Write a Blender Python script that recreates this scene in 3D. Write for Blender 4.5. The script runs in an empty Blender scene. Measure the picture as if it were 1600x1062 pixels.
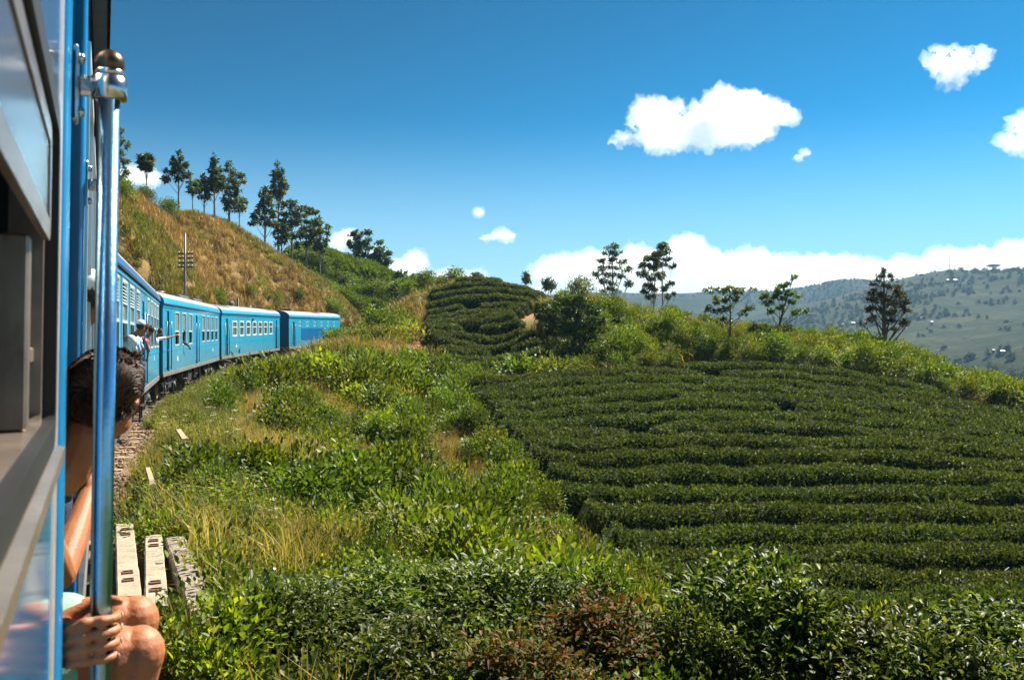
import bpy, math, random
import numpy as np
from mathutils import Vector, Matrix, noise

random.seed(7)
rng = np.random.default_rng(7)
SC = bpy.context.scene
COL = SC.collection
R = math.radians
K, ZC = 1400.0, 2.45          # focal length in photo pixels, lens height over the rails

# ------------------------------------------------------------------ camera
cam = bpy.data.cameras.new('camera')
camo = bpy.data.objects.new('camera', cam)
COL.objects.link(camo)
camo.location = (0, 0, ZC)
camo.rotation_euler = (R(90), 0, 0)
cam.sensor_width = 36
cam.lens = K / 1600 * 36
cam.clip_start = 0.05
cam.clip_end = 30000
cam.dof.use_dof = True
cam.dof.focus_distance = 28
cam.dof.aperture_fstop = 9
SC.camera = camo

# ------------------------------------------------------------------ sky and sun
SUN_EL, SUN_AZ = 49, 44       # degrees; azimuth clockwise from the view direction
world = bpy.data.worlds.new('World')
SC.world = world
world.use_nodes = True
wn, wl = world.node_tree.nodes, world.node_tree.links
wn.clear()
sky = wn.new('ShaderNodeTexSky')
sky.sky_type = 'NISHITA'
sky.sun_disc = False
sky.sun_elevation = R(SUN_EL)
sky.sun_rotation = R(SUN_AZ)
sky.altitude = 1800
sky.air_density = 1.0
sky.dust_density = 1.0
sky.ozone_density = 3.0
hsv = wn.new('ShaderNodeHueSaturation')
hsv.inputs['Hue'].default_value = 0.468
hsv.inputs['Saturation'].default_value = 1.36
bg = wn.new('ShaderNodeBackground')
bg.inputs['Strength'].default_value = 0.15
wo = wn.new('ShaderNodeOutputWorld')
scl = wn.new('ShaderNodeVectorMath'); scl.operation = 'SCALE'; scl.inputs['Scale'].default_value = .194
gam = wn.new('ShaderNodeGamma'); gam.inputs['Gamma'].default_value = 2.1
wl.new(sky.outputs[0], scl.inputs[0]); wl.new(scl.outputs[0], gam.inputs['Color'])
wl.new(gam.outputs[0], hsv.inputs['Color'])
# the air near the horizon pales all the way round
geo = wn.new('ShaderNodeTexCoord'); sep = wn.new('ShaderNodeSeparateXYZ'); wl.new(geo.outputs['Generated'], sep.inputs[0])
hm_ = wn.new('ShaderNodeMapRange'); hm_.interpolation_type = 'SMOOTHSTEP'
hm_.inputs['From Min'].default_value = .02; hm_.inputs['From Max'].default_value = .25; hm_.inputs['To Min'].default_value = .80; hm_.inputs['To Max'].default_value = 0.0
wl.new(sep.outputs['Z'], hm_.inputs['Value'])
hmx = wn.new('ShaderNodeMix'); hmx.data_type = 'RGBA'
wl.new(hm_.outputs[0], hmx.inputs['Factor']); wl.new(hsv.outputs[0], hmx.inputs[6]); hmx.inputs[7].default_value = (1.45, 2.15, 2.5, 1)
wl.new(hmx.outputs[2], bg.inputs['Color'])
wl.new(bg.outputs[0], wo.inputs['Surface'])
sun = bpy.data.lights.new('sun', 'SUN')
sun.energy = 5.0
sun.angle = R(0.5)
sun.color = (1.0, 0.92, 0.77)
suno = bpy.data.objects.new('sun', sun)
COL.objects.link(suno)
L_ = Vector((math.cos(R(SUN_EL)) * math.sin(R(SUN_AZ)), math.cos(R(SUN_EL)) * math.cos(R(SUN_AZ)), math.sin(R(SUN_EL))))
suno.rotation_euler = L_.to_track_quat('Z', 'Y').to_euler()
suno.location = (20, 10, 60)
SC.view_settings.view_transform = 'Standard'
SC.view_settings.look = 'None'
SC.view_settings.exposure = 1.42
SC.view_settings.gamma = 1.0
SC.view_settings.use_curve_mapping = False
SC.render.engine = 'CYCLES'
cy = SC.cycles
cy.use_denoising = True
cy.max_bounces = 20
cy.diffuse_bounces = 5
cy.glossy_bounces = 3
cy.transmission_bounces = 6
cy.transparent_max_bounces = 8
cy.volume_bounces = 20
cy.use_adaptive_sampling = True
cy.adaptive_threshold = 0.02
cy.caustics_reflective = False
cy.caustics_refractive = False


# ------------------------------------------------------------------ helpers
def W(px, py, d):
    return ((px - 800) / K * d, d, ZC + (531 - py) / K * d)


def link(o, parent=None):
    COL.objects.link(o)
    if parent is not None:
        o.parent = parent
    return o


def tag(o, label=None, cat=None, group=None, kind=None):
    if label: o['label'] = label
    if cat: o['category'] = cat
    if group: o['group'] = group
    if kind: o['kind'] = kind
    return o


def thing(name, label, cat, loc=(0, 0, 0), rotz=0.0, group=None):
    o = bpy.data.objects.new(name, None)
    o.empty_display_size = 0.3
    o.location = loc
    o.rotation_euler = (0, 0, rotz)
    link(o)
    return tag(o, label, cat, group)


def mesh_np(name, V, faces, mats=(), midx=None, smooth=False):
    """faces: array (m,k) or a list of such arrays"""
    if isinstance(faces, np.ndarray):
        faces = [faces]
    V = np.asarray(V, dtype=np.float32)
    me = bpy.data.meshes.new(name)
    me.vertices.add(len(V))
    me.vertices.foreach_set('co', V.ravel())
    loops = np.concatenate([f.ravel() for f in faces]).astype(np.int32)
    tot = np.concatenate([np.full(len(f), f.shape[1], np.int32) for f in faces])
    start = np.concatenate([[0], np.cumsum(tot)[:-1]]).astype(np.int32)
    me.loops.add(len(loops))
    me.loops.foreach_set('vertex_index', loops)
    me.polygons.add(len(tot))
    me.polygons.foreach_set('loop_start', start)
    if midx is not None:
        me.polygons.foreach_set('material_index', np.asarray(midx, np.int32))
    if smooth is not False:
        me.polygons.foreach_set('use_smooth', np.full(len(tot), True) if smooth is True else np.asarray(smooth))
    for m in mats:
        me.materials.append(m)
    me.update(calc_edges=True)
    return me


class MB:
    """collects shapes into one mesh"""
    def __init__(self, mtx=None):
        self.v, self.f, self.m, self.s = [], [], [], []
        self.mtx = mtx

    def add(self, vs, fs, mat=0, smooth=False):
        b = len(self.v)
        if self.mtx is not None:
            vs = [self.mtx @ Vector(p) for p in vs]
        self.v += [tuple(p) for p in vs]
        for f in fs:
            self.f.append(tuple(b + i for i in f))
            self.m.append(mat)
            self.s.append(smooth)
        return self

    def box(self, lo, hi, mat=0, mtx=None, bev=0.0):
        x0, y0, z0 = lo
        x1, y1, z1 = hi
        b = min(bev, 0.45 * min(x1 - x0, y1 - y0, z1 - z0))
        if b <= 0:
            vs = [(x0, y0, z0), (x1, y0, z0), (x1, y1, z0), (x0, y1, z0), (x0, y0, z1), (x1, y0, z1), (x1, y1, z1), (x0, y1, z1)]
            fs = [(0, 3, 2, 1), (4, 5, 6, 7), (0, 1, 5, 4), (1, 2, 6, 5), (2, 3, 7, 6), (3, 0, 4, 7)]
        else:
            vs, idx = [], {}
            for ix, (xa, sx) in enumerate(((x0, 1), (x1, -1))):
                for iy, (ya, sy) in enumerate(((y0, 1), (y1, -1))):
                    for iz, (za, sz) in enumerate(((z0, 1), (z1, -1))):
                        for ax in range(3):
                            p = [xa + sx * b, ya + sy * b, za + sz * b]
                            p[ax] = (xa, ya, za)[ax]
                            idx[(ix, iy, iz, ax)] = len(vs)
                            vs.append(p)
            fs = []
            I = idx
            for i, flip in ((0, False), (1, True)):
                q = [I[(i, 0, 0, 0)], I[(i, 0, 1, 0)], I[(i, 1, 1, 0)], I[(i, 1, 0, 0)]]; fs.append(tuple(q if not flip else q[::-1]))
                q = [I[(0, i, 0, 1)], I[(1, i, 0, 1)], I[(1, i, 1, 1)], I[(0, i, 1, 1)]]; fs.append(tuple(q if not flip else q[::-1]))
                q = [I[(0, 0, i, 2)], I[(0, 1, i, 2)], I[(1, 1, i, 2)], I[(1, 0, i, 2)]]; fs.append(tuple(q if not flip else q[::-1]))
            for a in (0, 1):
                for c in (0, 1):
                    fs.append((I[(a, c, 0, 0)], I[(a, c, 0, 1)], I[(a, c, 1, 1)], I[(a, c, 1, 0)]))
                    fs.append((I[(a, 0, c, 0)], I[(a, 0, c, 2)], I[(a, 1, c, 2)], I[(a, 1, c, 0)]))
                    fs.append((I[(0, a, c, 1)], I[(0, a, c, 2)], I[(1, a, c, 2)], I[(1, a, c, 1)]))
                    for d in (0, 1):
                        fs.append((I[(a, c, d, 0)], I[(a, c, d, 1)], I[(a, c, d, 2)]))
        if mtx is not None:
            vs = [mtx @ Vector(p) for p in vs]
        return self.add(vs, fs, mat)

    def tube(self, pts, radii, n=8, mat=0, cap=True, smooth=True, squash=None):
        pts = [Vector(p) for p in pts]
        if not hasattr(radii, '__len__'):
            radii = [radii] * len(pts)
        vs, fs = [], []
        up = None
        for i, p in enumerate(pts):
            t = (pts[min(i + 1, len(pts) - 1)] - pts[max(i - 1, 0)])
            if t.length < 1e-9: t = Vector((0, 0, 1))
            t.normalize()
            if up is None:
                up = t.orthogonal().normalized()
            else:
                up = (up - t * up.dot(t))
                up = up.normalized() if up.length > 1e-6 else t.orthogonal().normalized()
            s = t.cross(up)
            for k in range(n):
                a = 2 * math.pi * k / n
                vs.append(p + (up * math.cos(a) + s * math.sin(a)) * radii[i])
        for i in range(len(pts) - 1):
            for k in range(n):
                a, b = i * n + k, i * n + (k + 1) % n
                fs.append((a, b, b + n, a + n))
        self.add(vs, fs, mat, smooth)
        if cap:
            b = len(self.v) - len(vs)
            self.f.append(tuple(b + k for k in range(n))[::-1]); self.m.append(mat); self.s.append(False)
            e = b + (len(pts) - 1) * n
            self.f.append(tuple(e + k for k in range(n))); self.m.append(mat); self.s.append(False)
        return self

    def sphere(self, c, r, n=12, mat=0):
        if not hasattr(r, '__len__'): r = (r, r, r)
        vs, fs = [], []
        h = max(4, n // 2)
        for i in range(h + 1):
            t = math.pi * i / h
            for k in range(n):
                a = 2 * math.pi * k / n
                vs.append((c[0] + r[0] * math.sin(t) * math.cos(a), c[1] + r[1] * math.sin(t) * math.sin(a), c[2] + r[2] * math.cos(t)))
        for i in range(h):
            for k in range(n):
                a, b = i * n + k, i * n + (k + 1) % n
                if i == 0: fs.append((a, a + n, b + n))
                elif i == h - 1: fs.append((a, a + n, b))
                else: fs.append((a, a + n, b + n, b))
        return self.add(vs, fs, mat, True)

    def extrude(self, poly, y0, y1, mat=0, smooth=False, caps=True):
        """poly in (x,z), extruded along y"""
        n = len(poly)
        vs = [(x, y0, z) for x, z in poly] + [(x, y1, z) for x, z in poly]
        fs = [(i, (i + 1) % n, (i + 1) % n + n, i + n) for i in range(n)]
        self.add(vs, fs, mat, smooth)
        if caps:
            self.add(vs[:n], [tuple(range(n))[::-1]], mat)
            self.add(vs[n:], [tuple(range(n))], mat)
        return self

    def mesh(self, name, mats):
        me = bpy.data.meshes.new(name)
        me.from_pydata(self.v, [], self.f)
        for m in (mats if isinstance(mats, (list, tuple)) else [mats]):
            me.materials.append(m)
        me.polygons.foreach_set('material_index', np.array(self.m, np.int32))
        me.polygons.foreach_set('use_smooth', np.array(self.s, bool))
        me.update()
        return me

    def build(self, name, mats, parent=None):
        return link(bpy.data.objects.new(name, self.mesh(name, mats)), parent)


def copy_tree(o, parent=None):
    c = o.copy()
    link(c, parent)
    for ch in o.children:
        copy_tree(ch, c)
    return c


def unit(a):
    return a / np.maximum(np.linalg.norm(a, axis=-1, keepdims=True), 1e-9)


def leaf_geo(P, D, N, L, Wd, fine=False, fold=0.25):
    P, D, N = np.asarray(P), unit(np.asarray(D)), np.asarray(N)
    n = len(P)
    L = np.broadcast_to(L, n)[:, None]
    Wd = np.broadcast_to(Wd, n)[:, None]
    S = unit(np.cross(D, N))
    N = np.cross(S, D)
    if not fine:
        V = np.stack([P, P + D * L * .45 + S * Wd * .5 + N * Wd * fold, P + D * L, P + D * L * .45 - S * Wd * .5 + N * Wd * fold], 1)
        F = np.array([[0, 1, 2], [0, 2, 3]])
    else:
        up = N * Wd * fold
        V = np.stack([P, P + D * L - N * L * .12, P + D * L * .5,
                      P + D * L * .27 + S * Wd * .42 + up, P + D * L * .66 + S * Wd * .42 + up * .8,
                      P + D * L * .27 - S * Wd * .42 + up, P + D * L * .66 - S * Wd * .42 + up * .8], 1)
        F = np.array([[0, 5, 2], [5, 6, 2], [6, 1, 2], [0, 2, 3], [3, 2, 4], [4, 2, 1]])
    k = V.shape[1]
    FF = (F[None] + (np.arange(n) * k)[:, None, None]).reshape(-1, 3)
    return V.reshape(-1, 3), FF


def join_geo(parts):
    """parts: list of (V,F,matindex)"""
    Vs, Fs, Ms, b = [], [], [], 0
    for V, F, m in parts:
        Vs.append(np.asarray(V)); Fs.append(np.asarray(F) + b); Ms.append(np.full(len(F), m)); b += len(V)
    tri = [f for f in Fs]
    # keep triangle and quad blocks apart
    return np.concatenate(Vs), tri, np.concatenate(Ms)


# ------------------------------------------------------------------ materials
def nodes_of(name):
    m = bpy.data.materials.new(name)
    m.use_nodes = True
    nt = m.node_tree
    return m, nt, nt.nodes['Principled BSDF'], nt.nodes['Material Output']


def rgb(c): return (c[0], c[1], c[2], 1.0)


def paint(name, col, rough=0.4, metal=0.0, coat=0.0, var=0.12, scale=3.0, bump=0.0, bscale=40.0, dirt=None, dirt_amt=0.5, spec=0.5, coord='Object'):
    m, nt, p, out = nodes_of(name)
    n, l = nt.nodes, nt.links
    tc = n.new('ShaderNodeTexCoord')
    nz = n.new('ShaderNodeTexNoise'); nz.inputs['Scale'].default_value = scale; nz.inputs['Detail'].default_value = 6
    l.new(tc.outputs[coord], nz.inputs['Vector'])
    ramp = n.new('ShaderNodeValToRGB')
    ramp.color_ramp.elements[0].position = 0.3
    ramp.color_ramp.elements[1].position = 0.7
    ramp.color_ramp.elements[0].color = rgb([c * (1 - var) for c in col])
    ramp.color_ramp.elements[1].color = rgb([min(1, c * (1 + var)) for c in col])
    l.new(nz.outputs['Fac'], ramp.inputs['Fac'])
    src = ramp.outputs['Color']
    if dirt is not None:
        n2 = n.new('ShaderNodeTexNoise'); n2.inputs['Scale'].default_value = scale * 2.7; n2.inputs['Detail'].default_value = 8; n2.inputs['Roughness'].default_value = .7
        mp = n.new('ShaderNodeMapping'); mp.inputs['Scale'].default_value = (1, 1, .35)
        l.new(tc.outputs[coord], mp.inputs['Vector']); l.new(mp.outputs[0], n2.inputs['Vector'])
        r2 = n.new('ShaderNodeValToRGB'); r2.color_ramp.elements[0].position = .5; r2.color_ramp.elements[1].position = .75
        r2.color_ramp.elements[0].color = (0, 0, 0, 1); r2.color_ramp.elements[1].color = (dirt_amt,) * 3 + (1,)
        l.new(n2.outputs['Fac'], r2.inputs['Fac'])
        mx = n.new('ShaderNodeMix'); mx.data_type = 'RGBA'
        mx.inputs['B'].default_value = rgb(dirt) if False else rgb(dirt)
        l.new(r2.outputs['Color'], mx.inputs['Factor']); l.new(src, mx.inputs[6]); mx.inputs[7].default_value = rgb(dirt)
        src = mx.outputs[2]
    l.new(src, p.inputs['Base Color'])
    p.inputs['Roughness'].default_value = rough
    p.inputs['Metallic'].default_value = metal
    p.inputs['Coat Weight'].default_value = coat
    p.inputs['Coat Roughness'].default_value = 0.08
    p.inputs['Specular IOR Level'].default_value = spec
    if bump > 0:
        n3 = n.new('ShaderNodeTexNoise'); n3.inputs['Scale'].default_value = bscale; n3.inputs['Detail'].default_value = 6
        l.new(tc.outputs[coord], n3.inputs['Vector'])
        b = n.new('ShaderNodeBump'); b.inputs['Strength'].default_value = bump; b.inputs['Distance'].default_value = .02
        l.new(n3.outputs['Fac'], b.inputs['Height']); l.new(b.outputs[0], p.inputs['Normal'])
    return m


def leaf_mat(name, cols, trans=0.35, rough=0.45, spec=0.4, tint=(1.5, 1.45, 0.6), patch=0.25, pscale=0.35, objvar=0.25):
    """cols: list of (position, colour) picked per leaf"""
    m, nt, p, out = nodes_of(name)
    n, l = nt.nodes, nt.links
    g = n.new('ShaderNodeNewGeometry')
    oi = n.new('ShaderNodeObjectInfo')
    ramp = n.new('ShaderNodeValToRGB')
    cr = ramp.color_ramp
    while len(cr.elements) < len(cols): cr.elements.new(0.5)
    for e, (pos, c) in zip(cr.elements, cols):
        e.position = pos; e.color = rgb(c)
    l.new(g.outputs['Random Per Island'], ramp.inputs['Fac'])
    nz = n.new('ShaderNodeTexNoise'); nz.inputs['Scale'].default_value = pscale; nz.inputs['Detail'].default_value = 4
    l.new(g.outputs['Position'], nz.inputs['Vector'])
    mr = n.new('ShaderNodeMapRange'); mr.inputs['From Min'].default_value = .3; mr.inputs['From Max'].default_value = .7
    mr.inputs['To Min'].default_value = 1 - patch; mr.inputs['To Max'].default_value = 1 + patch
    l.new(nz.outputs['Fac'], mr.inputs['Value'])
    mo = n.new('ShaderNodeMapRange'); mo.inputs['To Min'].default_value = 1 - objvar; mo.inputs['To Max'].default_value = 1 + objvar
    l.new(oi.outputs['Random'], mo.inputs['Value'])
    mm = n.new('ShaderNodeMath'); mm.operation = 'MULTIPLY'
    l.new(mr.outputs[0], mm.inputs[0]); l.new(mo.outputs[0], mm.inputs[1])
    hs = n.new('ShaderNodeHueSaturation')
    mh = n.new('ShaderNodeMapRange'); mh.inputs['To Min'].default_value = .485; mh.inputs['To Max'].default_value = .515
    l.new(oi.outputs['Random'], mh.inputs['Value']); l.new(mh.outputs[0], hs.inputs['Hue'])
    l.new(ramp.outputs['Color'], hs.inputs['Color']); l.new(mm.outputs[0], hs.inputs['Value'])
    l.new(hs.outputs[0], p.inputs['Base Color'])
    p.inputs['Roughness'].default_value = rough
    p.inputs['Specular IOR Level'].default_value = spec
    tr = n.new('ShaderNodeBsdfTranslucent')
    mt = n.new('ShaderNodeMix'); mt.data_type = 'RGBA'; mt.blend_type = 'MULTIPLY'; mt.inputs['Factor'].default_value = 1
    l.new(hs.outputs[0], mt.inputs[6]); mt.inputs[7].default_value = rgb(tint)
    l.new(mt.outputs[2], tr.inputs['Color'])
    ms = n.new('ShaderNodeMixShader'); ms.inputs['Fac'].default_value = trans
    l.new(p.outputs[0], ms.inputs[1]); l.new(tr.outputs[0], ms.inputs[2]); l.new(ms.outputs[0], out.inputs['Surface'])
    return m


M = {}
# foliage
M['tea'] = leaf_mat('tea_leaf', [(0, (.036, .054, .011)), (.5, (.060, .086, .015)), (.85, (.094, .124, .02)), (1, (.15, .17, .03))], trans=.3, rough=.58, spec=.2, patch=.2, objvar=.1)
M['tea_near'] = leaf_mat('tea_leaf_near', [(0, (.030, .050, .007)), (.5, (.058, .088, .010)), (.8, (.12, .15, .016)), (1, (.19, .21, .03))], trans=.36, rough=.48, spec=.3, patch=.25, pscale=1.2)
M['broad_dark'] = leaf_mat('broad_dark_leaf', [(0, (.028, .056, .010)), (.6, (.050, .090, .014)), (1, (.095, .14, .02))], trans=.3, rough=.5, patch=.25)
M['tea_brown'] = leaf_mat('tea_leaf_brown', [(0, (.040, .060, .012)), (.45, (.075, .075, .018)), (.75, (.14, .068, .022)), (1, (.19, .072, .028))], trans=.25, rough=.6, spec=.15, patch=.25, pscale=1.5)
M['tea_core'] = paint('tea_twigs', (.030, .042, .012), 1.0, var=.5, scale=4, spec=.05)
M['scrub'] = leaf_mat('scrub_leaf', [(0, (.055, .092, .009)), (.5, (.102, .145, .013)), (.85, (.175, .20, .022)), (1, (.25, .19, .05))], trans=.4, rough=.55, patch=.3, pscale=.25, objvar=.28)
M['scrub_green'] = leaf_mat('scrub_leaf_green', [(0, (.055, .095, .008)), (.6, (.10, .155, .011)), (1, (.19, .24, .02))], trans=.35, rough=.5, patch=.3, pscale=.3)
M['weed'] = leaf_mat('weed_leaf', [(0, (.078, .115, .008)), (.45, (.140, .190, .011)), (.85, (.235, .27, .018)), (1, (.30, .27, .045))], trans=.45, rough=.6, spec=.2, patch=.3, pscale=.5, objvar=.3)
M['grass'] = leaf_mat('grass_blade', [(0, (.10, .16, .010)), (.5, (.20, .24, .015)), (.85, (.31, .29, .03)), (1, (.42, .31, .08))], trans=.35, rough=.5, patch=.35, pscale=.3, objvar=.3)
M['dry'] = leaf_mat('dry_grass_blade', [(0, (.23, .19, .030)), (.5, (.38, .30, .055)), (.85, (.48, .35, .085)), (1, (.27, .15, .05))], trans=.4, rough=.6, patch=.3, pscale=.15, objvar=.3, tint=(1.1, 1.05, .8))
M['hill_grass'] = leaf_mat('hill_grass_blade', [(0, (.21, .145, .040)), (.4, (.33, .225, .066)), (.8, (.41, .28, .088)), (1, (.20, .18, .035))], trans=.3, rough=.6, patch=.35, pscale=.12, objvar=.35, tint=(1.1, 1.0, .8))
M['hill_green'] = leaf_mat('hill_green_blade', [(0, (.11, .125, .018)), (.5, (.18, .17, .028)), (.85, (.26, .19, .05)), (1, (.10, .14, .02))], trans=.35, rough=.55, patch=.3, pscale=.2, objvar=.3)
M['gum'] = leaf_mat('gum_leaf', [(0, (.030, .052, .024)), (.6, (.060, .092, .038)), (1, (.12, .155, .055))], trans=.4, rough=.5, patch=.25, pscale=.5)
M['pine'] = leaf_mat('pine_needles', [(0, (.040, .045, .015)), (.6, (.075, .075, .022)), (1, (.14, .115, .035))], trans=.3, rough=.55, patch=.3, pscale=.7)
M['sapling'] = leaf_mat('sapling_leaf', [(0, (.050, .095, .022)), (.6, (.090, .145, .030)), (1, (.17, .22, .05))], trans=.4, rough=.4, patch=.2)
M['far_tree'] = leaf_mat('far_tree_leaf', [(0, (.022, .038, .018)), (1, (.045, .065, .026))], trans=.1, rough=.7, patch=.2, pscale=.01)
M['white_petal'] = paint('white_petal', (.75, .76, .66), .6, var=.08)
M['bark'] = paint('bark', (.12, .085, .06), .85, var=.35, scale=6, bump=.5, bscale=18)
M['bark_pale'] = paint('pale_bark', (.26, .22, .18), .8, var=.3, scale=5, bump=.3, bscale=14)
M['stem'] = paint('stem', (.10, .085, .035), .8, var=.3, scale=8)
M['dry_stem'] = paint('dry_stem', (.30, .20, .11), .8, var=.3, scale=8)
# train
BLUE = (.005, .33, .57)
M['blue'] = paint('carriage_blue', BLUE, .32, coat=.35, var=.07, scale=.8, dirt=(.045, .12, .17), dirt_amt=.5)
M['blue_dark'] = paint('carriage_dark_blue', (.004, .125, .34), .35, coat=.3, var=.08, scale=.8)
M['blue_gloss'] = paint('gloss_blue', (.006, .20, .46), .14, coat=.8, var=.06, scale=2.5, bump=.03, bscale=3)
M['blue_trim'] = paint('trim_blue', (.005, .19, .44), .22, coat=.6, var=.1, scale=10)
M['roof'] = paint('roof_grey', (.33, .32, .34), .55, var=.15, scale=1.2, dirt=(.10, .09, .09), dirt_amt=.7)
M['roof_dark'] = paint('roof_soot', (.07, .07, .075), .7, var=.3, scale=2)
M['solebar'] = paint('solebar_grey', (.17, .165, .16), .6, var=.25, scale=2, dirt=(.12, .07, .04), dirt_amt=.6)
M['black'] = paint('black_iron', (.025, .025, .027), .6, var=.4, scale=5, dirt=(.09, .05, .03), dirt_amt=.6)
M['interior'] = paint('dark_interior', (.035, .034, .033), .8, var=.2)
M['frame_pale'] = paint('pale_window_frame', (.50, .56, .58), .4, var=.1, scale=3, metal=.1)
M['frame_white'] = paint('white_window_frame', (.72, .76, .76), .4, var=.06)
M['yellow'] = paint('yellow_wheel_paint', (.55, .30, .02), .5, var=.2, scale=6, dirt=(.1, .06, .03), dirt_amt=.7)
M['rail_steel'] = paint('reflection_tinted_steel', (.20, .44, .66), .26, metal=1.0, var=.12, scale=12, bump=.05, bscale=70, dirt=(.30, .30, .28), dirt_amt=.5)  # bare steel; the blue coach's reflection is put into its base colour
M['steel'] = paint('polished_steel', (.56, .55, .54), .2, metal=1.0, var=.1, scale=20, bump=.06, bscale=60)
M['coach_grey'] = paint('grey_coach_paint', (.06, .06, .07), .22, coat=.5, var=.12, scale=6, dirt=(.07, .05, .045), dirt_amt=.5)
M['trim_alu'] = paint('bright_trim', (.62, .56, .56), .28, metal=.6, var=.12, scale=14)
M['alu'] = paint('worn_aluminium', (.25, .20, .165), .33, metal=.55, var=.25, scale=9, dirt=(.14, .11, .09), dirt_amt=.6, bump=.05, bscale=30)
M['brass'] = paint('aged_brass', (.11, .075, .045), .32, metal=.9, var=.3, scale=30)
M['rubber'] = paint('black_rubber', (.012, .012, .013), .55, var=.3)
M['white_mark'] = paint('white_paint_mark', (.75, .78, .80), .5, var=.05)


def road_dust(m, z0, z1, col, amt):
    """brown dust thrown up over the lower panels"""
    nt = m.node_tree; n, l = nt.nodes, nt.links
    p = n['Principled BSDF']; src = p.inputs['Base Color'].links[0].from_socket
    tc = n.new('ShaderNodeTexCoord'); sx = n.new('ShaderNodeSeparateXYZ'); l.new(tc.outputs['Object'], sx.inputs[0])
    mr = n.new('ShaderNodeMapRange'); mr.inputs['From Min'].default_value = z0; mr.inputs['From Max'].default_value = z1; mr.inputs['To Min'].default_value = amt; mr.inputs['To Max'].default_value = 0
    l.new(sx.outputs['Z'], mr.inputs['Value'])
    nz = n.new('ShaderNodeTexNoise'); nz.inputs['Scale'].default_value = 2.2; nz.inputs['Detail'].default_value = 8; nz.inputs['Roughness'].default_value = .7
    mp = n.new('ShaderNodeMapping'); mp.inputs['Scale'].default_value = (1, 1.4, .4); l.new(tc.outputs['Object'], mp.inputs['Vector']); l.new(mp.outputs[0], nz.inputs['Vector'])
    mu = n.new('ShaderNodeMath'); mu.operation = 'MULTIPLY'; l.new(mr.outputs[0], mu.inputs[0]); l.new(nz.outputs['Fac'], mu.inputs[1])
    mx = n.new('ShaderNodeMix'); mx.data_type = 'RGBA'; l.new(mu.outputs[0], mx.inputs['Factor']); l.new(src, mx.inputs[6]); mx.inputs[7].default_value = rgb(col)
    l.new(mx.outputs[2], p.inputs['Base Color'])


road_dust(M['blue'], 1.15, 2.3, (.16, .12, .085), .75)
road_dust(M['solebar'], .9, 1.4, (.15, .10, .06), .9)


def glass_mat(name, col, alpha, rough=.06):
    m, nt, p, out = nodes_of(name)
    p.inputs['Base Color'].default_value = rgb(col)
    p.inputs['Alpha'].default_value = alpha
    p.inputs['Roughness'].default_value = rough
    p.inputs['Specular IOR Level'].default_value = .32
    return m


M['glass_dusty'] = glass_mat('dusty_glass', (.30, .34, .34), .75, .12)
M['glass_clear'] = glass_mat('clear_glass', (.16, .20, .16), .35, .05)
M['glass_near'] = glass_mat('near_glass', (.085, .088, .10), .93, .22)
# ground things
M['concrete'] = paint('pale_concrete', (.33, .275, .195), .85, var=.2, scale=3, bump=.45, bscale=26, dirt=(.13, .105, .07), dirt_amt=.85)
M['concrete_old'] = paint('weathered_concrete', (.25, .20, .15), .9, var=.35, scale=3, bump=.7, bscale=18, dirt=(.05, .042, .03), dirt_amt=.95)
M['rust'] = paint('rusty_iron', (.115, .045, .028), .8, var=.3, scale=20)
M['rail'] = paint('rail_steel', (.22, .17, .14), .45, metal=.6, var=.25, scale=6)
M['ballast'] = paint('ballast_stone', (.20, .135, .10), .95, var=.45, scale=9, bump=1.0, bscale=14)
M['timber'] = paint('old_timber', (.34, .24, .15), .85, var=.3, scale=6, bump=.3)
M['wire_post'] = paint('pale_post', (.16, .155, .15), .5, var=.15, metal=.2)
M['house_wall'] = paint('white_render', (.30, .29, .28), .8, var=.06)
M['house_roof'] = paint('metal_roof', (.20, .20, .22), .5, var=.15)
M['dark_open'] = paint('dark_opening', (.03, .03, .035), .6)
# people
def skin(name, col):
    m, nt, p, out = nodes_of(name)
    n, l = nt.nodes, nt.links
    tc = n.new('ShaderNodeTexCoord'); nz = n.new('ShaderNodeTexNoise'); nz.inputs['Scale'].default_value = 14; nz.inputs['Detail'].default_value = 5
    l.new(tc.outputs['Object'], nz.inputs['Vector'])
    r = n.new('ShaderNodeValToRGB'); r.color_ramp.elements[0].position = .3; r.color_ramp.elements[1].position = .7
    r.color_ramp.elements[0].color = rgb([col[0] * .80, col[1] * .68, col[2] * .62]); r.color_ramp.elements[1].color = rgb(col)
    l.new(nz.outputs['Fac'], r.inputs['Fac']); l.new(r.outputs[0], p.inputs['Base Color'])
    p.inputs['Roughness'].default_value = .58
    p.inputs['Subsurface Weight'].default_value = .15
    p.inputs['Subsurface Radius'].default_value = (.02, .008, .004)
    n3 = n.new('ShaderNodeTexNoise'); n3.inputs['Scale'].default_value = 160
    l.new(tc.outputs['Object'], n3.inputs['Vector'])
    b = n.new('ShaderNodeBump'); b.inputs['Strength'].default_value = .45; b.inputs['Distance'].default_value = .0025
    l.new(n3.outputs['Fac'], b.inputs['Height']); l.new(b.outputs[0], p.inputs['Normal'])
    return m


M['skin'] = skin('skin', (.40, .148, .058))
M['skin_dark'] = skin('skin_dark', (.20, .10, .06))
M['hair'] = paint('dark_hair', (.062, .029, .016), .6, var=.4, scale=40, spec=.5)
M['mint'] = paint('mint_cotton', (.24, .46, .33), .85, var=.08, scale=20, bump=.2, bscale=200)
M['navy'] = paint('navy_cotton', (.03, .035, .06), .85, var=.15, bump=.2, bscale=150)
M['white_cloth'] = paint('white_cotton', (.70, .72, .75), .85, var=.08)
M['sky_cloth'] = paint('pale_blue_cotton', (.35, .50, .68), .85, var=.1)
M['red_cloth'] = paint('red_cotton', (.45, .06, .05), .85, var=.15)

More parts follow.
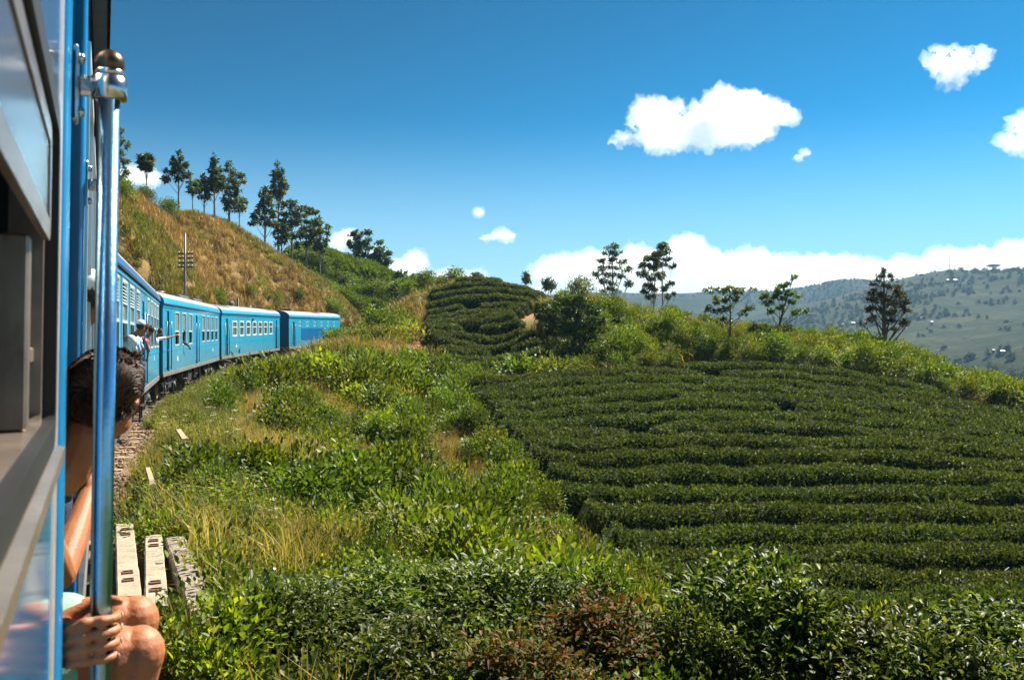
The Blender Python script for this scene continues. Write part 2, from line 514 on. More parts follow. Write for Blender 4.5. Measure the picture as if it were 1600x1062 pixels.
# ------------------------------------------------------------------ track line and carriages in plan
def wall_frame(p0, p1):
    d = Vector((p1[0] - p0[0], p1[1] - p0[1], 0))
    return d.normalized(), Vector((d.y, -d.x, 0)).normalized(), d.length

TH0 = 24.54
F0 = Vector((-math.sin(R(TH0)), math.cos(R(TH0)), 0))
N0 = Vector((math.cos(R(TH0)), math.sin(R(TH0)), 0))
P_OWN = N0 * -0.07                      # where the side wall of our own carriage passes the lens
WALL = [P_OWN + F0 * -14, P_OWN + F0 * 6, P_OWN + F0 * 13.2, Vector((-5.95, 12.75, 0)), Vector((-12.35, 31.35, 0)), Vector((-13.05, 33.5, 0)),
        Vector((-17.15, 52.5, 0)), Vector((-17.4, 53.7, 0)), Vector((-19.05, 73.5, 0)), Vector((-19.2, 77.2, 0)), Vector((-18.6, 97, 0)),
        Vector((-16.6, 112, 0)), Vector((-12.0, 128, 0)), Vector((-4.0, 145, 0))]
WALL = [Vector((p.x, p.y, 0)) for p in WALL]
CEN = []
for i, p in enumerate(WALL):
    t = (WALL[min(i + 1, len(WALL) - 1)] - WALL[max(i - 1, 0)]).normalized()
    CEN.append(p - Vector((t.y, -t.x, 0)) * 1.42)
CEN = np.array([[p.x, p.y] for p in CEN])


def rail_z(y):
    return np.maximum(0, np.asarray(y, float) - 40) * 0.0165


def track_dist(X, Y):
    """signed distance from the track centreline (right of it positive)"""
    X, Y = np.asarray(X, float), np.asarray(Y, float)
    best = np.full(X.shape, 1e9); sg = np.ones(X.shape)
    for a, b in zip(CEN[:-1], CEN[1:]):
        dx, dy = b - a
        t = np.clip(((X - a[0]) * dx + (Y - a[1]) * dy) / (dx * dx + dy * dy), 0, 1)
        ex, ey = X - a[0] - t * dx, Y - a[1] - t * dy
        d = np.hypot(ex, ey)
        s = np.where(ex * dy - ey * dx >= 0, 1.0, -1.0)
        sg = np.where(d < best, s, sg); best = np.minimum(d, best)
    return best * sg


# ------------------------------------------------------------------ terrain heights
def px_pts(rows, drop=0.0):
    return [(x, y, z - drop) for x, y, z in (W(*r) for r in rows)]

ctl = []
# the cutting and hill behind the train
ctl += px_pts([(185, 287, 78), (230, 292, 84), (300, 307, 95), (350, 326, 105), (400, 354, 112), (440, 384, 118), (480, 408, 122), (520, 442, 126), (560, 472, 128)], 1.5)
for q in list(ctl):
    k_ = (q[1] + 14) / q[1]; ctl.append((q[0] * k_, q[1] + 14, q[2] - 1.0))
ctl += px_pts([(200, 340, 68), (220, 400, 62), (300, 380, 88), (300, 430, 78), (400, 430, 95), (400, 395, 105), (480, 450, 112), (500, 474, 110), (540, 478, 120)], .2)
ctl += px_pts([(460, 392, 150), (520, 402, 155), (600, 434, 150), (650, 440, 135)], .3)
ctl += [(-60, 60, 21), (-62, 115, 17), (-60, 20, 9), (-40, 5, 5), (-32, -12, 4), (-45, 40, 14), (-52, 90, 18), (-40, 150, 13), (-15, 150, 9), (-70, 150, 12), (-75, -10, 12)]
for y in (0, 8, 16, 24, 32, 40, 50, 60, 70, 80, 90, 100, 112, 125):
    c = CEN[:, 0][np.argmin(abs(CEN[:, 1] - y))] if False else np.interp(y, CEN[:, 1], CEN[:, 0])
    ctl.append((c - 3.6, y, float(rail_z(y)) - .1))
    ctl.append((c + 3.4, y, float(rail_z(y)) - .30))
# near verge and foreground
ctl += [(0.6, 1.5, -.35), (1.5, 4, -.4), (3.5, 6, -.75), (-.6, 8, -.5), (2, 8.5, -.95), (4.5, 8.5, -1.15), (8, 9, -1.7), (3, 12, -2.2), (0, 13, -1.35), (-2.6, 12, -.35), (-1.4, 18, -1.3),
        (2, 17, -2.9), (8, 14, -3.4), (10, 19, -4.7), (4.2, 22, -4.6), (16, 20, -5.2), (6, 2, -1.0), (3, -6, -.8), (10, -12, -2.0)]
ctl += px_pts([(600, 700, 32), (500, 640, 34), (680, 690, 35)], .5)
ctl += px_pts([(450, 700, 20), (400, 770, 13), (600, 790, 17), (760, 800, 21), (850, 830, 22), (940, 875, 20.5)], .4)
ctl += px_pts([(640, 600, 48), (600, 565, 58), (560, 525, 68), (480, 575, 50), (440, 560, 60)], .6)
# lower tea field (hedge tops minus their height)
ctl += px_pts([(720, 590, 50), (850, 755, 33), (900, 576, 54), (1100, 568, 57), (1250, 563, 58), (1400, 587, 56), (1560, 640, 50), (1000, 720, 36), (1300, 722, 36.5), (1600, 765, 33.5),
               (1000, 872, 26.5), (1300, 890, 26), (1600, 890, 26), (1000, 640, 44), (1300, 640, 45), (800, 660, 42)], .85)
# scrub ridge behind it
ctl += px_pts([(860, 462, 68), (1000, 482, 66), (1120, 495, 68), (1250, 512, 70), (1400, 540, 69), (1500, 573, 64), (1600, 598, 60)], 1.4)
# upper tea field
ctl += px_pts([(740, 437, 92), (850, 463, 88), (690, 452, 88), (720, 585, 57), (860, 575, 58), (740, 510, 72), (815, 480, 80), (660, 510, 70), (830, 520, 68)], .8)
ctl += px_pts([(640, 446, 104), (690, 440, 100), (600, 480, 90), (620, 510, 76)], 1.2)
# falling away behind the ridge and to the right
ctl += [(3, 112, 3), (18, 92, -3), (35, 86, -8), (50, 70, -10), (40, 110, -22), (70, 110, -38), (75, 60, -24), (10, 150, -12), (50, 150, -42), (72, 150, -52), (75, 20, -14), (45, 32, -6.5), (38, 48, -2.6), (60, -12, -9), (34, 8, -4.4), (30, 24, -5.2)]
ctl = np.array(ctl)


def tps_fit(P, lam):
    n = len(P)
    d = np.hypot(P[:, None, 0] - P[None, :, 0], P[:, None, 1] - P[None, :, 1])
    Km = np.where(d > 0, d * d * np.log(np.maximum(d, 1e-9)), 0) + lam * np.eye(n)
    A = np.zeros((n + 3, n + 3)); A[:n, :n] = Km
    A[:n, n] = 1; A[:n, n + 1:] = P[:, :2]; A[n, :n] = 1; A[n + 1:, :n] = P[:, :2].T
    return np.linalg.solve(A, np.concatenate([P[:, 2], np.zeros(3)]))


def tps_eval(P, w, X, Y):
    X, Y = np.asarray(X, float), np.asarray(Y, float)
    out = w[len(P)] + w[len(P) + 1] * X + w[len(P) + 2] * Y
    for (px, py, _), c in zip(P, w):
        r2 = (X - px) ** 2 + (Y - py) ** 2
        out = out + c * 0.5 * r2 * np.log(np.maximum(r2, 1e-9))
    return out


TW = tps_fit(ctl, 0.6)


def fbm(X, Y, scale, seed=0, octs=4):
    """cheap value noise on arrays"""
    X, Y = np.asarray(X, float) / scale + 31.7 * seed, np.asarray(Y, float) / scale - 17.3 * seed
    tot = np.zeros(np.broadcast(X, Y).shape); amp = 1.0; norm = 0
    for o in range(octs):
        xi, yi = np.floor(X), np.floor(Y); fx, fy = X - xi, Y - yi
        fx, fy = fx * fx * (3 - 2 * fx), fy * fy * (3 - 2 * fy)
        def h(a, b):
            v = np.sin(a * 127.1 + b * 311.7 + seed * 74.7) * 43758.5453
            return v - np.floor(v)
        v = (h(xi, yi) * (1 - fx) + h(xi + 1, yi) * fx) * (1 - fy) + (h(xi, yi + 1) * (1 - fx) + h(xi + 1, yi + 1) * fx) * fy
        tot += amp * v; norm += amp; amp *= .5; X, Y = X * 2.03, Y * 2.03
    return tot / norm


def ground_z(X, Y):
    X, Y = np.asarray(X, float), np.asarray(Y, float)
    z = tps_eval(ctl, TW, X, Y)
    td = track_dist(X, Y)
    hill = np.clip((-td - 5) / 8, 0, 1)
    z = z + (fbm(X, Y, 3.0, 1) - .5) * .22 + hill * (fbm(X, Y, 9.0, 2) - .5) * 2.0
    # low bank that carries the spare sleepers
    ax, ay, bx, by_ = -2.55, 6.5, -3.95, 9.9
    t_ = np.clip(((X - ax) * (bx - ax) + (Y - ay) * (by_ - ay)) / ((bx - ax) ** 2 + (by_ - ay) ** 2), 0, 1)
    bank = 1 - smoothstep(.45, 1.5, np.hypot(X - ax - t_ * (bx - ax), Y - ay - t_ * (by_ - ay)))
    z = z + bank * (.22 - z)
    bed = rail_z(Y) - .28
    k = np.clip((np.abs(td) - 1.9) / 1.6, 0, 1); k = k * k * (3 - 2 * k)
    k = np.where(Y > 128, 1, k)
    k = np.maximum(k, bank * smoothstep(1.3, 1.5, np.abs(td)))
    return bed * (1 - k) + z * k


def smoothstep(a, b, x):
    t = np.clip((x - a) / (b - a), 0, 1)
    return t * t * (3 - 2 * t)


# plan outlines (x, y) of the planted areas
def inside(poly, X, Y):
    X, Y = np.asarray(X, float), np.asarray(Y, float)
    r = np.zeros(X.shape, bool)
    n = len(poly)
    for i in range(n):
        (x0, y0), (x1, y1) = poly[i], poly[(i + 1) % n]
        c = ((y0 > Y) != (y1 > Y)) & (X < (x1 - x0) * (Y - y0) / ((y1 - y0) if abs(y1 - y0) > 1e-9 else 1e-9) + x0)
        r ^= c
    return r


def xy(rows): return [W(*r)[:2] for r in rows]

TEA_LOW = xy([(715, 590, 50), (850, 755, 33), (1005, 880, 26), (1060, 935, 23.5)]) + [(30, 21.5), (31, 36), (27.8, 50)] + xy([(1400, 585, 56), (1250, 562, 58), (1100, 568, 57), (900, 575, 54)])
TEA_UP = xy([(712, 588, 56), (650, 500, 72), (668, 455, 90), (745, 437, 94), (862, 463, 90), (806, 492, 75), (868, 545, 61), (905, 580, 57)])
SCRUB = xy([(905, 576, 55.5), (1100, 566, 59), (1250, 560, 60), (1400, 583, 58), (1570, 640, 51.5)]) + [(33, 47), (40, 60)] + xy([(1500, 570, 66), (1400, 535, 72), (1250, 505, 73), (1100, 485, 71), (1000, 475, 69), (868, 458, 70), (868, 482, 66), (874, 545, 61)])


def ground_colour(X, Y):
    td = track_dist(X, Y)
    n1, n2 = fbm(X, Y, 6, 3), fbm(X, Y, 1.7, 4)
    c = np.empty(X.shape + (3,))
    c[:] = (.075, .085, .028)
    dry = smoothstep(.42, .62, n1 * .7 + n2 * .3)[..., None]
    c = c * (1 - dry) + np.array((.20, .15, .055)) * dry
    hill = (smoothstep(3.2, 6, -td) * (Y < 135))[..., None]
    hc = np.array((.21, .135, .05)) * (.7 + .6 * n2[..., None])
    c = c * (1 - hill) + hc * hill
    tea = (inside(TEA_LOW, X, Y) | inside(TEA_UP, X, Y))[..., None]
    c = np.where(tea, np.array((.040, .030, .016)) * (.7 + .6 * n2[..., None]), c)
    for (px, py, d, r) in ((658, 500, 71, 2.2), (664, 530, 66, 2.0), (650, 560, 60, 1.8), (815, 482, 79, 1.9), (1420, 597, 55.0, 1.0), (1395, 880, 27, .6)):
        x, y, _ = W(px, py, d)
        k = (1 - smoothstep(.5, 1.0, np.hypot(X - x, (Y - y) * .6) / r + (n2 - .5) * .6))[..., None]
        c = c * (1 - k) + np.array((.34, .135, .065)) * k
    bed = (1 - smoothstep(1.7, 2.6, np.abs(td)))[..., None] * np.where(Y < 128, 1, 0)[..., None]
    c = c * (1 - bed) + np.array((.17, .11, .08)) * bed
    return np.clip(c, 0, 1)


def graded(lo, hi, near_lo, near_hi, fine, coarse):
    a = [near_lo]
    while a[-1] > lo: a.append(a[-1] - min(coarse, fine + (near_lo - a[-1]) * .06))
    b = list(np.arange(near_lo, near_hi, fine))
    c = [near_hi]
    while c[-1] < hi: c.append(c[-1] + min(coarse, fine + (c[-1] - near_hi) * .06))
    return np.array(a[:0:-1] + b + c)


def grid_mesh(name, xs, ys, zf, mat, colf=None):
    X, Y = np.meshgrid(xs, ys)
    Z = zf(X, Y)
    V = np.stack([X, Y, Z], -1).reshape(-1, 3)
    nx, ny = len(xs), len(ys)
    i = (np.arange(ny - 1)[:, None] * nx + np.arange(nx - 1)[None]).ravel()
    F = np.stack([i, i + 1, i + 1 + nx, i + nx], 1)
    me = mesh_np(name, V, F, [mat], smooth=True)
    if colf is not None:
        at = me.color_attributes.new('ground_colour', 'FLOAT_COLOR', 'POINT')
        c = np.ones((len(V), 4), np.float32); c[:, :3] = colf(X, Y).reshape(-1, 3)
        at.data.foreach_set('color', c.ravel())
    return link(bpy.data.objects.new(name, me))


def ground_material():
    m, nt, p, out = nodes_of('earth_and_grass')
    n, l = nt.nodes, nt.links
    a = n.new('ShaderNodeVertexColor'); a.layer_name = 'ground_colour'
    g = n.new('ShaderNodeNewGeometry')
    nz = n.new('ShaderNodeTexNoise'); nz.inputs['Scale'].default_value = 5; nz.inputs['Detail'].default_value = 8; nz.inputs['Roughness'].default_value = .7
    l.new(g.outputs['Position'], nz.inputs['Vector'])
    mr = n.new('ShaderNodeMapRange'); mr.inputs['From Min'].default_value = .3; mr.inputs['From Max'].default_value = .7; mr.inputs['To Min'].default_value = .6; mr.inputs['To Max'].default_value = 1.4
    l.new(nz.outputs['Fac'], mr.inputs['Value'])
    hs = n.new('ShaderNodeHueSaturation')
    l.new(a.outputs['Color'], hs.inputs['Color']); l.new(mr.outputs[0], hs.inputs['Value'])
    l.new(hs.outputs[0], p.inputs['Base Color'])
    p.inputs['Roughness'].default_value = .95
    p.inputs['Specular IOR Level'].default_value = .2
    b = n.new('ShaderNodeBump'); b.inputs['Strength'].default_value = .7; b.inputs['Distance'].default_value = .06
    l.new(nz.outputs['Fac'], b.inputs['Height']); l.new(b.outputs[0], p.inputs['Normal'])
    return m


gobj = grid_mesh('ground', graded(-78, 80, -28, 32, .5, 2.0), graded(-14, 156, 0, 100, .5, 2.0), ground_z, ground_material(), ground_colour)
tag(gobj, kind='structure')

# ------------------------------------------------------------------ distant hills across the valley
far = []
far += px_pts([(1750, 418, 1150), (1600, 423, 1150), (1500, 427, 1180), (1405, 441, 1220), (1350, 455, 1420)])
far += px_pts([(1320, 449, 1650), (1288, 446, 1700), (1240, 453, 1750), (1177, 463, 1900), (1080, 468, 2000), (950, 476, 2100), (780, 482, 2200), (400, 490, 2200)])
far += px_pts([(1450, 492, 880), (1350, 478, 1050), (1259, 497, 1050), (1560, 492, 830), (1700, 480, 850), (1620, 574, 520), (1500, 562, 600), (1400, 545, 700), (1300, 522, 850), (1200, 502, 1250), (1100, 492, 1550), (900, 497, 1600)])
far += [(600, 1600, 60), (1000, 1600, 70), (150, 1650, 70), (480, 2400, 60), (900, 2500, 60), (-700, 2500, 40), (1500, 2500, 60), (1500, 1000, 90), (900, 700, 40), (600, 300, -45), (300, 250, -62), (100, 300, -60), (-300, 300, -40),
        (100, 150, -50), (-200, 150, -40), (1300, 400, 20), (150, 600, -60), (-300, 800, -40), (250, 420, -62), (1600, 2600, 60)]
far = np.array(far); far[:, :] *= 1
FWt = tps_fit(far / np.array([100, 100, 1]), 0.02)


def far_z(X, Y):
    z = tps_eval(far / np.array([100, 100, 1]), FWt, np.asarray(X) / 100, np.asarray(Y) / 100)
    k = smoothstep(180, 700, np.asarray(Y))
    rg = 1 - np.abs(fbm(X, Y, 260, 5, 4) - .5) * 2
    return z + k * ((fbm(X, Y, 140, 6, 5) - .5) * 22 + (rg - .7) * 20)


def hills_material():
    m, nt, p, out = nodes_of('far_fields')
    n, l = nt.nodes, nt.links
    g = n.new('ShaderNodeNewGeometry')
    def nz(scale, det, rough=.55):
        t = n.new('ShaderNodeTexNoise'); t.inputs['Scale'].default_value = scale; t.inputs['Detail'].default_value = det; t.inputs['Roughness'].default_value = rough
        l.new(g.outputs['Position'], t.inputs['Vector']); return t
    a, b, c = nz(.006, 5), nz(.03, 6, .7), nz(.18, 4)
    r1 = n.new('ShaderNodeValToRGB'); e = r1.color_ramp.elements
    e[0].position = .36; e[0].color = (.006, .012, .008, 1); e[1].position = .62; e[1].color = (.042, .046, .018, 1)
    k = e.new(.48); k.color = (.014, .026, .012, 1)
    ad = n.new('ShaderNodeMath'); ad.operation = 'MULTIPLY_ADD'; ad.inputs[1].default_value = .55
    m2 = n.new('ShaderNodeMath'); m2.operation = 'MULTIPLY'; m2.inputs[1].default_value = .5
    l.new(b.outputs['Fac'], m2.inputs[0]); l.new(a.outputs['Fac'], ad.inputs[0]); l.new(m2.outputs[0], ad.inputs[2])
    l.new(ad.outputs[0], r1.inputs['Fac'])
    hs = n.new('ShaderNodeHueSaturation'); mr = n.new('ShaderNodeMapRange'); mr.inputs['From Min'].default_value = .3; mr.inputs['From Max'].default_value = .7; mr.inputs['To Min'].default_value = .6; mr.inputs['To Max'].default_value = 1.4
    l.new(c.outputs['Fac'], mr.inputs['Value']); l.new(mr.outputs[0], hs.inputs['Value']); l.new(r1.outputs[0], hs.inputs['Color'])
    l.new(hs.outputs[0], p.inputs['Base Color']); p.inputs['Roughness'].default_value = 1; p.inputs['Specular IOR Level'].default_value = .1
    bp = n.new('ShaderNodeBump'); bp.inputs['Strength'].default_value = .8; bp.inputs['Distance'].default_value = 6
    l.new(b.outputs['Fac'], bp.inputs['Height']); l.new(bp.outputs[0], p.inputs['Normal'])
    return m


hobj = grid_mesh('hills', np.linspace(-700, 1700, 260), np.concatenate([np.linspace(150, 2600, 280)]), far_z, hills_material())
tag(hobj, kind='structure')

# ------------------------------------------------------------------ haze over the valley
hz = MB().box((-760, -25, -140), (1760, 2680, 190))
mh = bpy.data.materials.new('haze_air'); mh.use_nodes = True
mh.node_tree.nodes.clear()
pv = mh.node_tree.nodes.new('ShaderNodeVolumePrincipled'); ho = mh.node_tree.nodes.new('ShaderNodeOutputMaterial')
pv.inputs['Color'].default_value = (.36, .66, 1.0, 1)
pv.inputs['Density'].default_value = .00016
pv.inputs['Anisotropy'].default_value = .1
mh.node_tree.links.new(pv.outputs[0], ho.inputs['Volume'])
hzo = hz.build('haze', mh)
tag(hzo, kind='stuff')

# ------------------------------------------------------------------ clouds
def cloud_mat(name, dens):
    m = bpy.data.materials.new(name); m.use_nodes = True
    m.node_tree.nodes.clear()
    v = m.node_tree.nodes.new('ShaderNodeVolumePrincipled'); o = m.node_tree.nodes.new('ShaderNodeOutputMaterial')
    v.inputs['Color'].default_value = (1, 1, 1, 1)
    v.inputs['Density'].default_value = dens
    v.inputs['Anisotropy'].default_value = 0.45
    m.node_tree.links.new(v.outputs[0], o.inputs['Volume'])
    return m


def make_cloud(label, lumps, d, vox, dens, amp=6.0, depth=1.0, group=None, fringe=1.0):
    """lumps: (px, py, rx, ry) read off the photograph; built at distance d with real depth"""
    cx = sum(l[0] for l in lumps) / len(lumps); cyy = sum(l[1] for l in lumps) / len(lumps)
    b = MB()
    for i, (px, py, rx, ry) in enumerate(lumps):
        rr = min(rx, ry) * 1.1
        b.sphere(((px - cx) / 10, random.uniform(-.35, .35) * rr / 10 * 2, (cyy - py) / 10), (rx / 10, rr / 10 * depth * 1.2, ry / 10), 20)
    me = b.mesh('cloud_raw', [])
    o = bpy.data.objects.new('cloud_raw', me); COL.objects.link(o)
    md = o.modifiers.new('r', 'REMESH'); md.mode = 'VOXEL'; md.voxel_size = vox / 10
    dg = bpy.context.evaluated_depsgraph_get()
    ev = bpy.data.meshes.new_from_object(o.evaluated_get(dg))
    bpy.data.objects.remove(o)
    n = len(ev.vertices)
    co = np.empty(n * 3, np.float32); ev.vertices.foreach_get('co', co); co = co.reshape(-1, 3)
    no = np.empty(n * 3, np.float32); ev.vertex_normals.foreach_get('vector', no); no = no.reshape(-1, 3)
    out = np.empty_like(co)
    off = Vector((cx * .37, cyy * .11, 3))
    dens *= .7
    for i in range(n):
        p = Vector(co[i])
        a = (noise.fractal((p * .35) + off, 0.8, 2.1, 6) * 1.2 + (abs(noise.noise(p * .8 + off)) * 1.5 - .5) + (abs(noise.noise(p * 2.1 + off)) - .25) * 1.1 - .35) * amp / 10
        out[i] = co[i] + no[i] * a
    s = 10 * d / K
    fr = ev.copy()
    ev.vertices.foreach_set('co', (out * s).ravel()); ev.update()
    ev.materials.clear(); ev.materials.append(cloud_mat('cloud_vapour', dens))
    ev.name = 'core'
    # a thin ragged fringe round the dense core
    o2 = np.empty_like(co)
    for i in range(n):
        p = Vector(co[i])
        a = .9 + noise.fractal((p * .5) + off, 0.6, 2.2, 6) * 2.2 + (abs(noise.noise(p * 1.6 - off)) - .2) * 1.5
        o2[i] = co[i] + no[i] * a * fringe * amp / 10
    fr.vertices.foreach_set('co', (o2 * s).ravel()); fr.update()
    fr.materials.clear(); fr.materials.append(cloud_mat('thin_vapour', dens * .30)); fr.name = 'fringe'
    o = thing('cloud', label, 'cloud', W(cx, cyy, d), 0, group)
    link(bpy.data.objects.new('core', ev), o); link(bpy.data.objects.new('fringe', fr), o)
    return o


make_cloud('large flat-based white cumulus with two humps, highest big cloud in the open sky', [(1012, 188, 24, 30), (1036, 184, 24, 22), (1042, 208, 46, 24), (1078, 206, 44, 22), (1100, 188, 28, 22), (1126, 174, 30, 28), (1158, 178, 34, 28), (1150, 202, 60, 22), (1195, 184, 28, 20), (1222, 178, 16, 14), (984, 216, 26, 10), (962, 222, 14, 5), (1100, 220, 90, 11)], 4200, 1.9, .026)
make_cloud('ragged white cloud with a curled tail, high in the slate-blue corner', [(1478, 98, 20, 14), (1485, 120, 15, 13), (1516, 101, 12, 11), (1457, 99, 10, 6), (1534, 89, 6, 9), (1500, 88, 11, 8)], 4200, 1.8, .022, amp=8)
make_cloud('greyish white cloud cut off by the right edge of the view', [(1602, 196, 14, 20), (1586, 219, 11, 9), (1625, 200, 28, 34), (1600, 222, 20, 14)], 4200, 1.8, .025, amp=7)
make_cloud('small lone cloud scrap just below the large two-humped cumulus', [(1246, 246, 10, 5), (1257, 240, 9, 5)], 4200, 1.0, .03, amp=3)
make_cloud('thin horizontal white cloud scrap low over the upper tea field', [(765, 372, 18, 6), (785, 369, 22, 8)], 5200, 1.2, .022, amp=3)
make_cloud('tiny round cloud puff above the thin horizontal scrap', [(749, 332, 8, 6)], 5200, .9, .025, amp=2)
make_cloud('long white cumulus bank rising behind the far hills and ridge trees', [(872, 432, 42, 30), (930, 425, 48, 32), (1000, 420, 50, 34), (1070, 400, 34, 32), (1100, 418, 44, 30), (1165, 420, 55, 26), (1230, 426, 50, 24), (1290, 424, 50, 22), (1350, 428, 55, 24), (1420, 424, 50, 20), (1480, 412, 40, 22), (1530, 408, 36, 22), (1585, 400, 34, 24), (1640, 402, 50, 32), (1000, 452, 180, 24), (1250, 448, 220, 22), (1500, 434, 160, 22)], 7000, 3.5, .013, amp=8, fringe=.6)
make_cloud('white cloud behind the hilltop trees next to the handrail', [(205, 275, 30, 15), (232, 276, 18, 14)], 5200, 1.8, .025, amp=4)
make_cloud('white cloud puff between the two tree clumps on the brown hill', [(525, 382, 14, 16), (540, 372, 14, 14), (590, 400, 12, 14)], 5200, 1.8, .025, amp=4)
make_cloud('white cloud rising behind the green end of the hill', [(625, 425, 22, 22), (650, 412, 18, 20), (700, 436, 40, 14), (735, 432, 30, 10)], 5200, 1.8, .018, amp=4)

# ------------------------------------------------------------------ train
ZB, ZE, HW = 1.05, 3.84, 1.42          # bottom of the body side, eaves, half width


def wall_plate(mb, x, th, y0, y1, z0, z1, openings, mat=0):
    """upright plate in the y-z plane whose outer face is at x, with rectangular holes that have reveals"""
    ys = sorted({y0, y1} | {v for o in openings for v in o[:2]}); zs = sorted({z0, z1} | {v for o in openings for v in o[2:]})
    def opened(i, j):
        if i < 0 or j < 0 or i >= len(ys) - 1 or j >= len(zs) - 1: return True
        yc, zc = (ys[i] + ys[i + 1]) / 2, (zs[j] + zs[j + 1]) / 2
        return any(a < yc < b and c < zc < d for a, b, c, d in openings)
    sgn = 1 if th > 0 else -1
    xi = x - th
    for i in range(len(ys) - 1):
        for j in range(len(zs) - 1):
            if opened(i, j): continue
            ya, yb, za, zb = ys[i], ys[i + 1], zs[j], zs[j + 1]
            mb.add([(x, ya, za), (x, yb, za), (x, yb, zb), (x, ya, zb)], [(0, 1, 2, 3) if sgn > 0 else (3, 2, 1, 0)], mat)
            mb.add([(xi, ya, za), (xi, yb, za), (xi, yb, zb), (xi, ya, zb)], [(3, 2, 1, 0) if sgn > 0 else (0, 1, 2, 3)], mat)
            if opened(i - 1, j): mb.add([(x, ya, za), (x, ya, zb), (xi, ya, zb), (xi, ya, za)], [(0, 1, 2, 3)], mat)
            if opened(i + 1, j): mb.add([(x, yb, za), (x, yb, zb), (xi, yb, zb), (xi, yb, za)], [(3, 2, 1, 0)], mat)
            if opened(i, j - 1): mb.add([(x, ya, za), (x, yb, za), (xi, yb, za), (xi, ya, za)], [(3, 2, 1, 0)], mat)
            if opened(i, j + 1): mb.add([(x, ya, zb), (x, yb, zb), (xi, yb, zb), (xi, ya, zb)], [(0, 1, 2, 3)], mat)
    return mb


def frame_ring(mb, x0, x1, ya, yb, za, zb, w, mat=0):
    mb.box((x0, ya - w * .3, za - w * .3), (x1, yb + w * .3, za + w * .7), mat)
    mb.box((x0, ya - w * .3, zb - w * .7), (x1, yb + w * .3, zb + w * .3), mat)
    mb.box((x0 + .001, ya - w * .3, za + w * .7), (x1 - .001, ya + w * .7, zb - w * .7), mat)
    mb.box((x0 + .001, yb - w * .7, za + w * .7), (x1 - .001, yb + w * .3, zb - w * .7), mat)
    return mb


def roof_profile(n=18, x_edge=HW + .05, z_edge=ZE, rise=.56):
    pts = []
    for i in range(n + 1):
        a = math.pi * i / n
        c, s = math.cos(a), math.sin(a)
        pts.append((x_edge * math.copysign(abs(c) ** .75, c), z_edge + rise * abs(s) ** .92))
    return pts


def sheet(mb, prof, y0, y1, mat=0, th=.03):
    n = len(prof)
    vs = [(x, y0, z) for x, z in prof] + [(x, y1, z) for x, z in prof]
    mb.add(vs, [(i, i + n, i + n + 1, i + 1) for i in range(n - 1)], mat, True)
    vs2 = [(x * (1 - th), y, z - th) for x, y, z in vs]
    mb.add(vs2, [(i, i + 1, i + n + 1, i + n) for i in range(n - 1)], mat, True)
    for o in (0, n):                       # close the ends
        mb.add([vs[o + i] for i in range(n)] + [vs2[o + i] for i in range(n)], [(i, i + 1, i + 1 + n, i + n) for i in range(n - 1)], mat)
    return mb


def wheel_meshes():
    t = MB()
    pts, n = [], 24
    for r, x in ((.47, -.03), (.51, -.03), (.51, .0), (.455, .012), (.45, .09), (.39, .10), (.39, -.03)):
        pts.append((r, x))
    vs, fs = [], []
    for k in range(n):
        a = 2 * math.pi * k / n
        for r, x in pts: vs.append((x, r * math.cos(a), r * math.sin(a)))
    m = len(pts)
    for k in range(n):
        for j in range(m - 1):
            a, b = k * m + j, ((k + 1) % n) * m + j
            fs.append((a, a + 1, b + 1, b))
    t.add(vs, fs, 0, True)
    tyre = t.mesh('tyre', M['black'])
    d = MB()
    d.tube([(0.0, 0, 0), (.075, 0, 0)], [.385, .385], 24)
    d.tube([(.076, 0, 0), (.11, 0, 0)], [.30, .27], 24)
    disc = d.mesh('wheel_disc', M['yellow'])
    h = MB().tube([(.11, 0, 0), (.17, 0, 0), (.19, 0, 0)], [.13, .12, .05], 14)
    hub = h.mesh('axle_box', M['black'])
    return tyre, disc, hub

TYRE, DISC, HUB = wheel_meshes()


def spring_mesh():
    b = MB()
    pts = [(.07 * math.cos(a), .07 * math.sin(a), a * .011) for a in np.linspace(0, 8 * math.pi, 65)]
    b.tube(pts, .014, 5)
    return b.mesh('spring', M['black'])

SPRING = spring_mesh()


def add_bogie(root, y):
    b = MB()
    for sx in (1, -1):
        x = sx * 1.13
        b.box((x - .05, y - 1.75, .62), (x + .05, y + 1.75, .80), 0, bev=.02)
        b.box((x - .06, y - .4, .48), (x + .06, y + .4, .95), 0, bev=.02)
        for a in (-1.25, 1.25):
            b.box((x - .045, y + a - .24, .34), (x + .045, y + a - .16, .66), 0)
            b.box((x - .045, y + a + .16, .34), (x + .045, y + a + .24, .66), 0)
    b.box((-1.0, y - .2, .55), (1.0, y + .2, .85), 0)
    bg = b.build('bogie', M['black'], root)
    for a in (-1.25, 1.25):
        for sx in (1, -1):
            w = bpy.data.objects.new('wheel', TYRE); link(w, bg); w.location = (sx * .80, y + a, .51); w.rotation_euler = (0, 0, 0 if sx > 0 else math.pi)
            d = bpy.data.objects.new('wheel_disc', DISC); link(d, bg); d.location = (sx * .80, y + a, .51); d.rotation_euler = w.rotation_euler
            h = bpy.data.objects.new('axle_box', HUB); link(h, bg); h.location = (sx * .86, y + a, .51); h.rotation_euler = w.rotation_euler; h.scale = (2, 1.4, 1.4)
        for sx in (1, -1):
            for q in (-.2, .2):
                s = bpy.data.objects.new('spring', SPRING); link(s, bg); s.location = (sx * 1.13, y + q * 2.2 + a * .0, .52)
    return bg


def handrail(root, y, x=HW, z0=1.30, z1=3.15, r=.018, mat='blue_dark'):
    b = MB()
    b.tube([(x + .07, y, z0), (x + .07, y, z1)], r, 8)
    for z in (z0 + .06, z1 - .06):
        b.tube([(x - .01, y, z), (x + .07, y, z)], r * .8, 6)
    return b.build('handrail', M[mat], root)


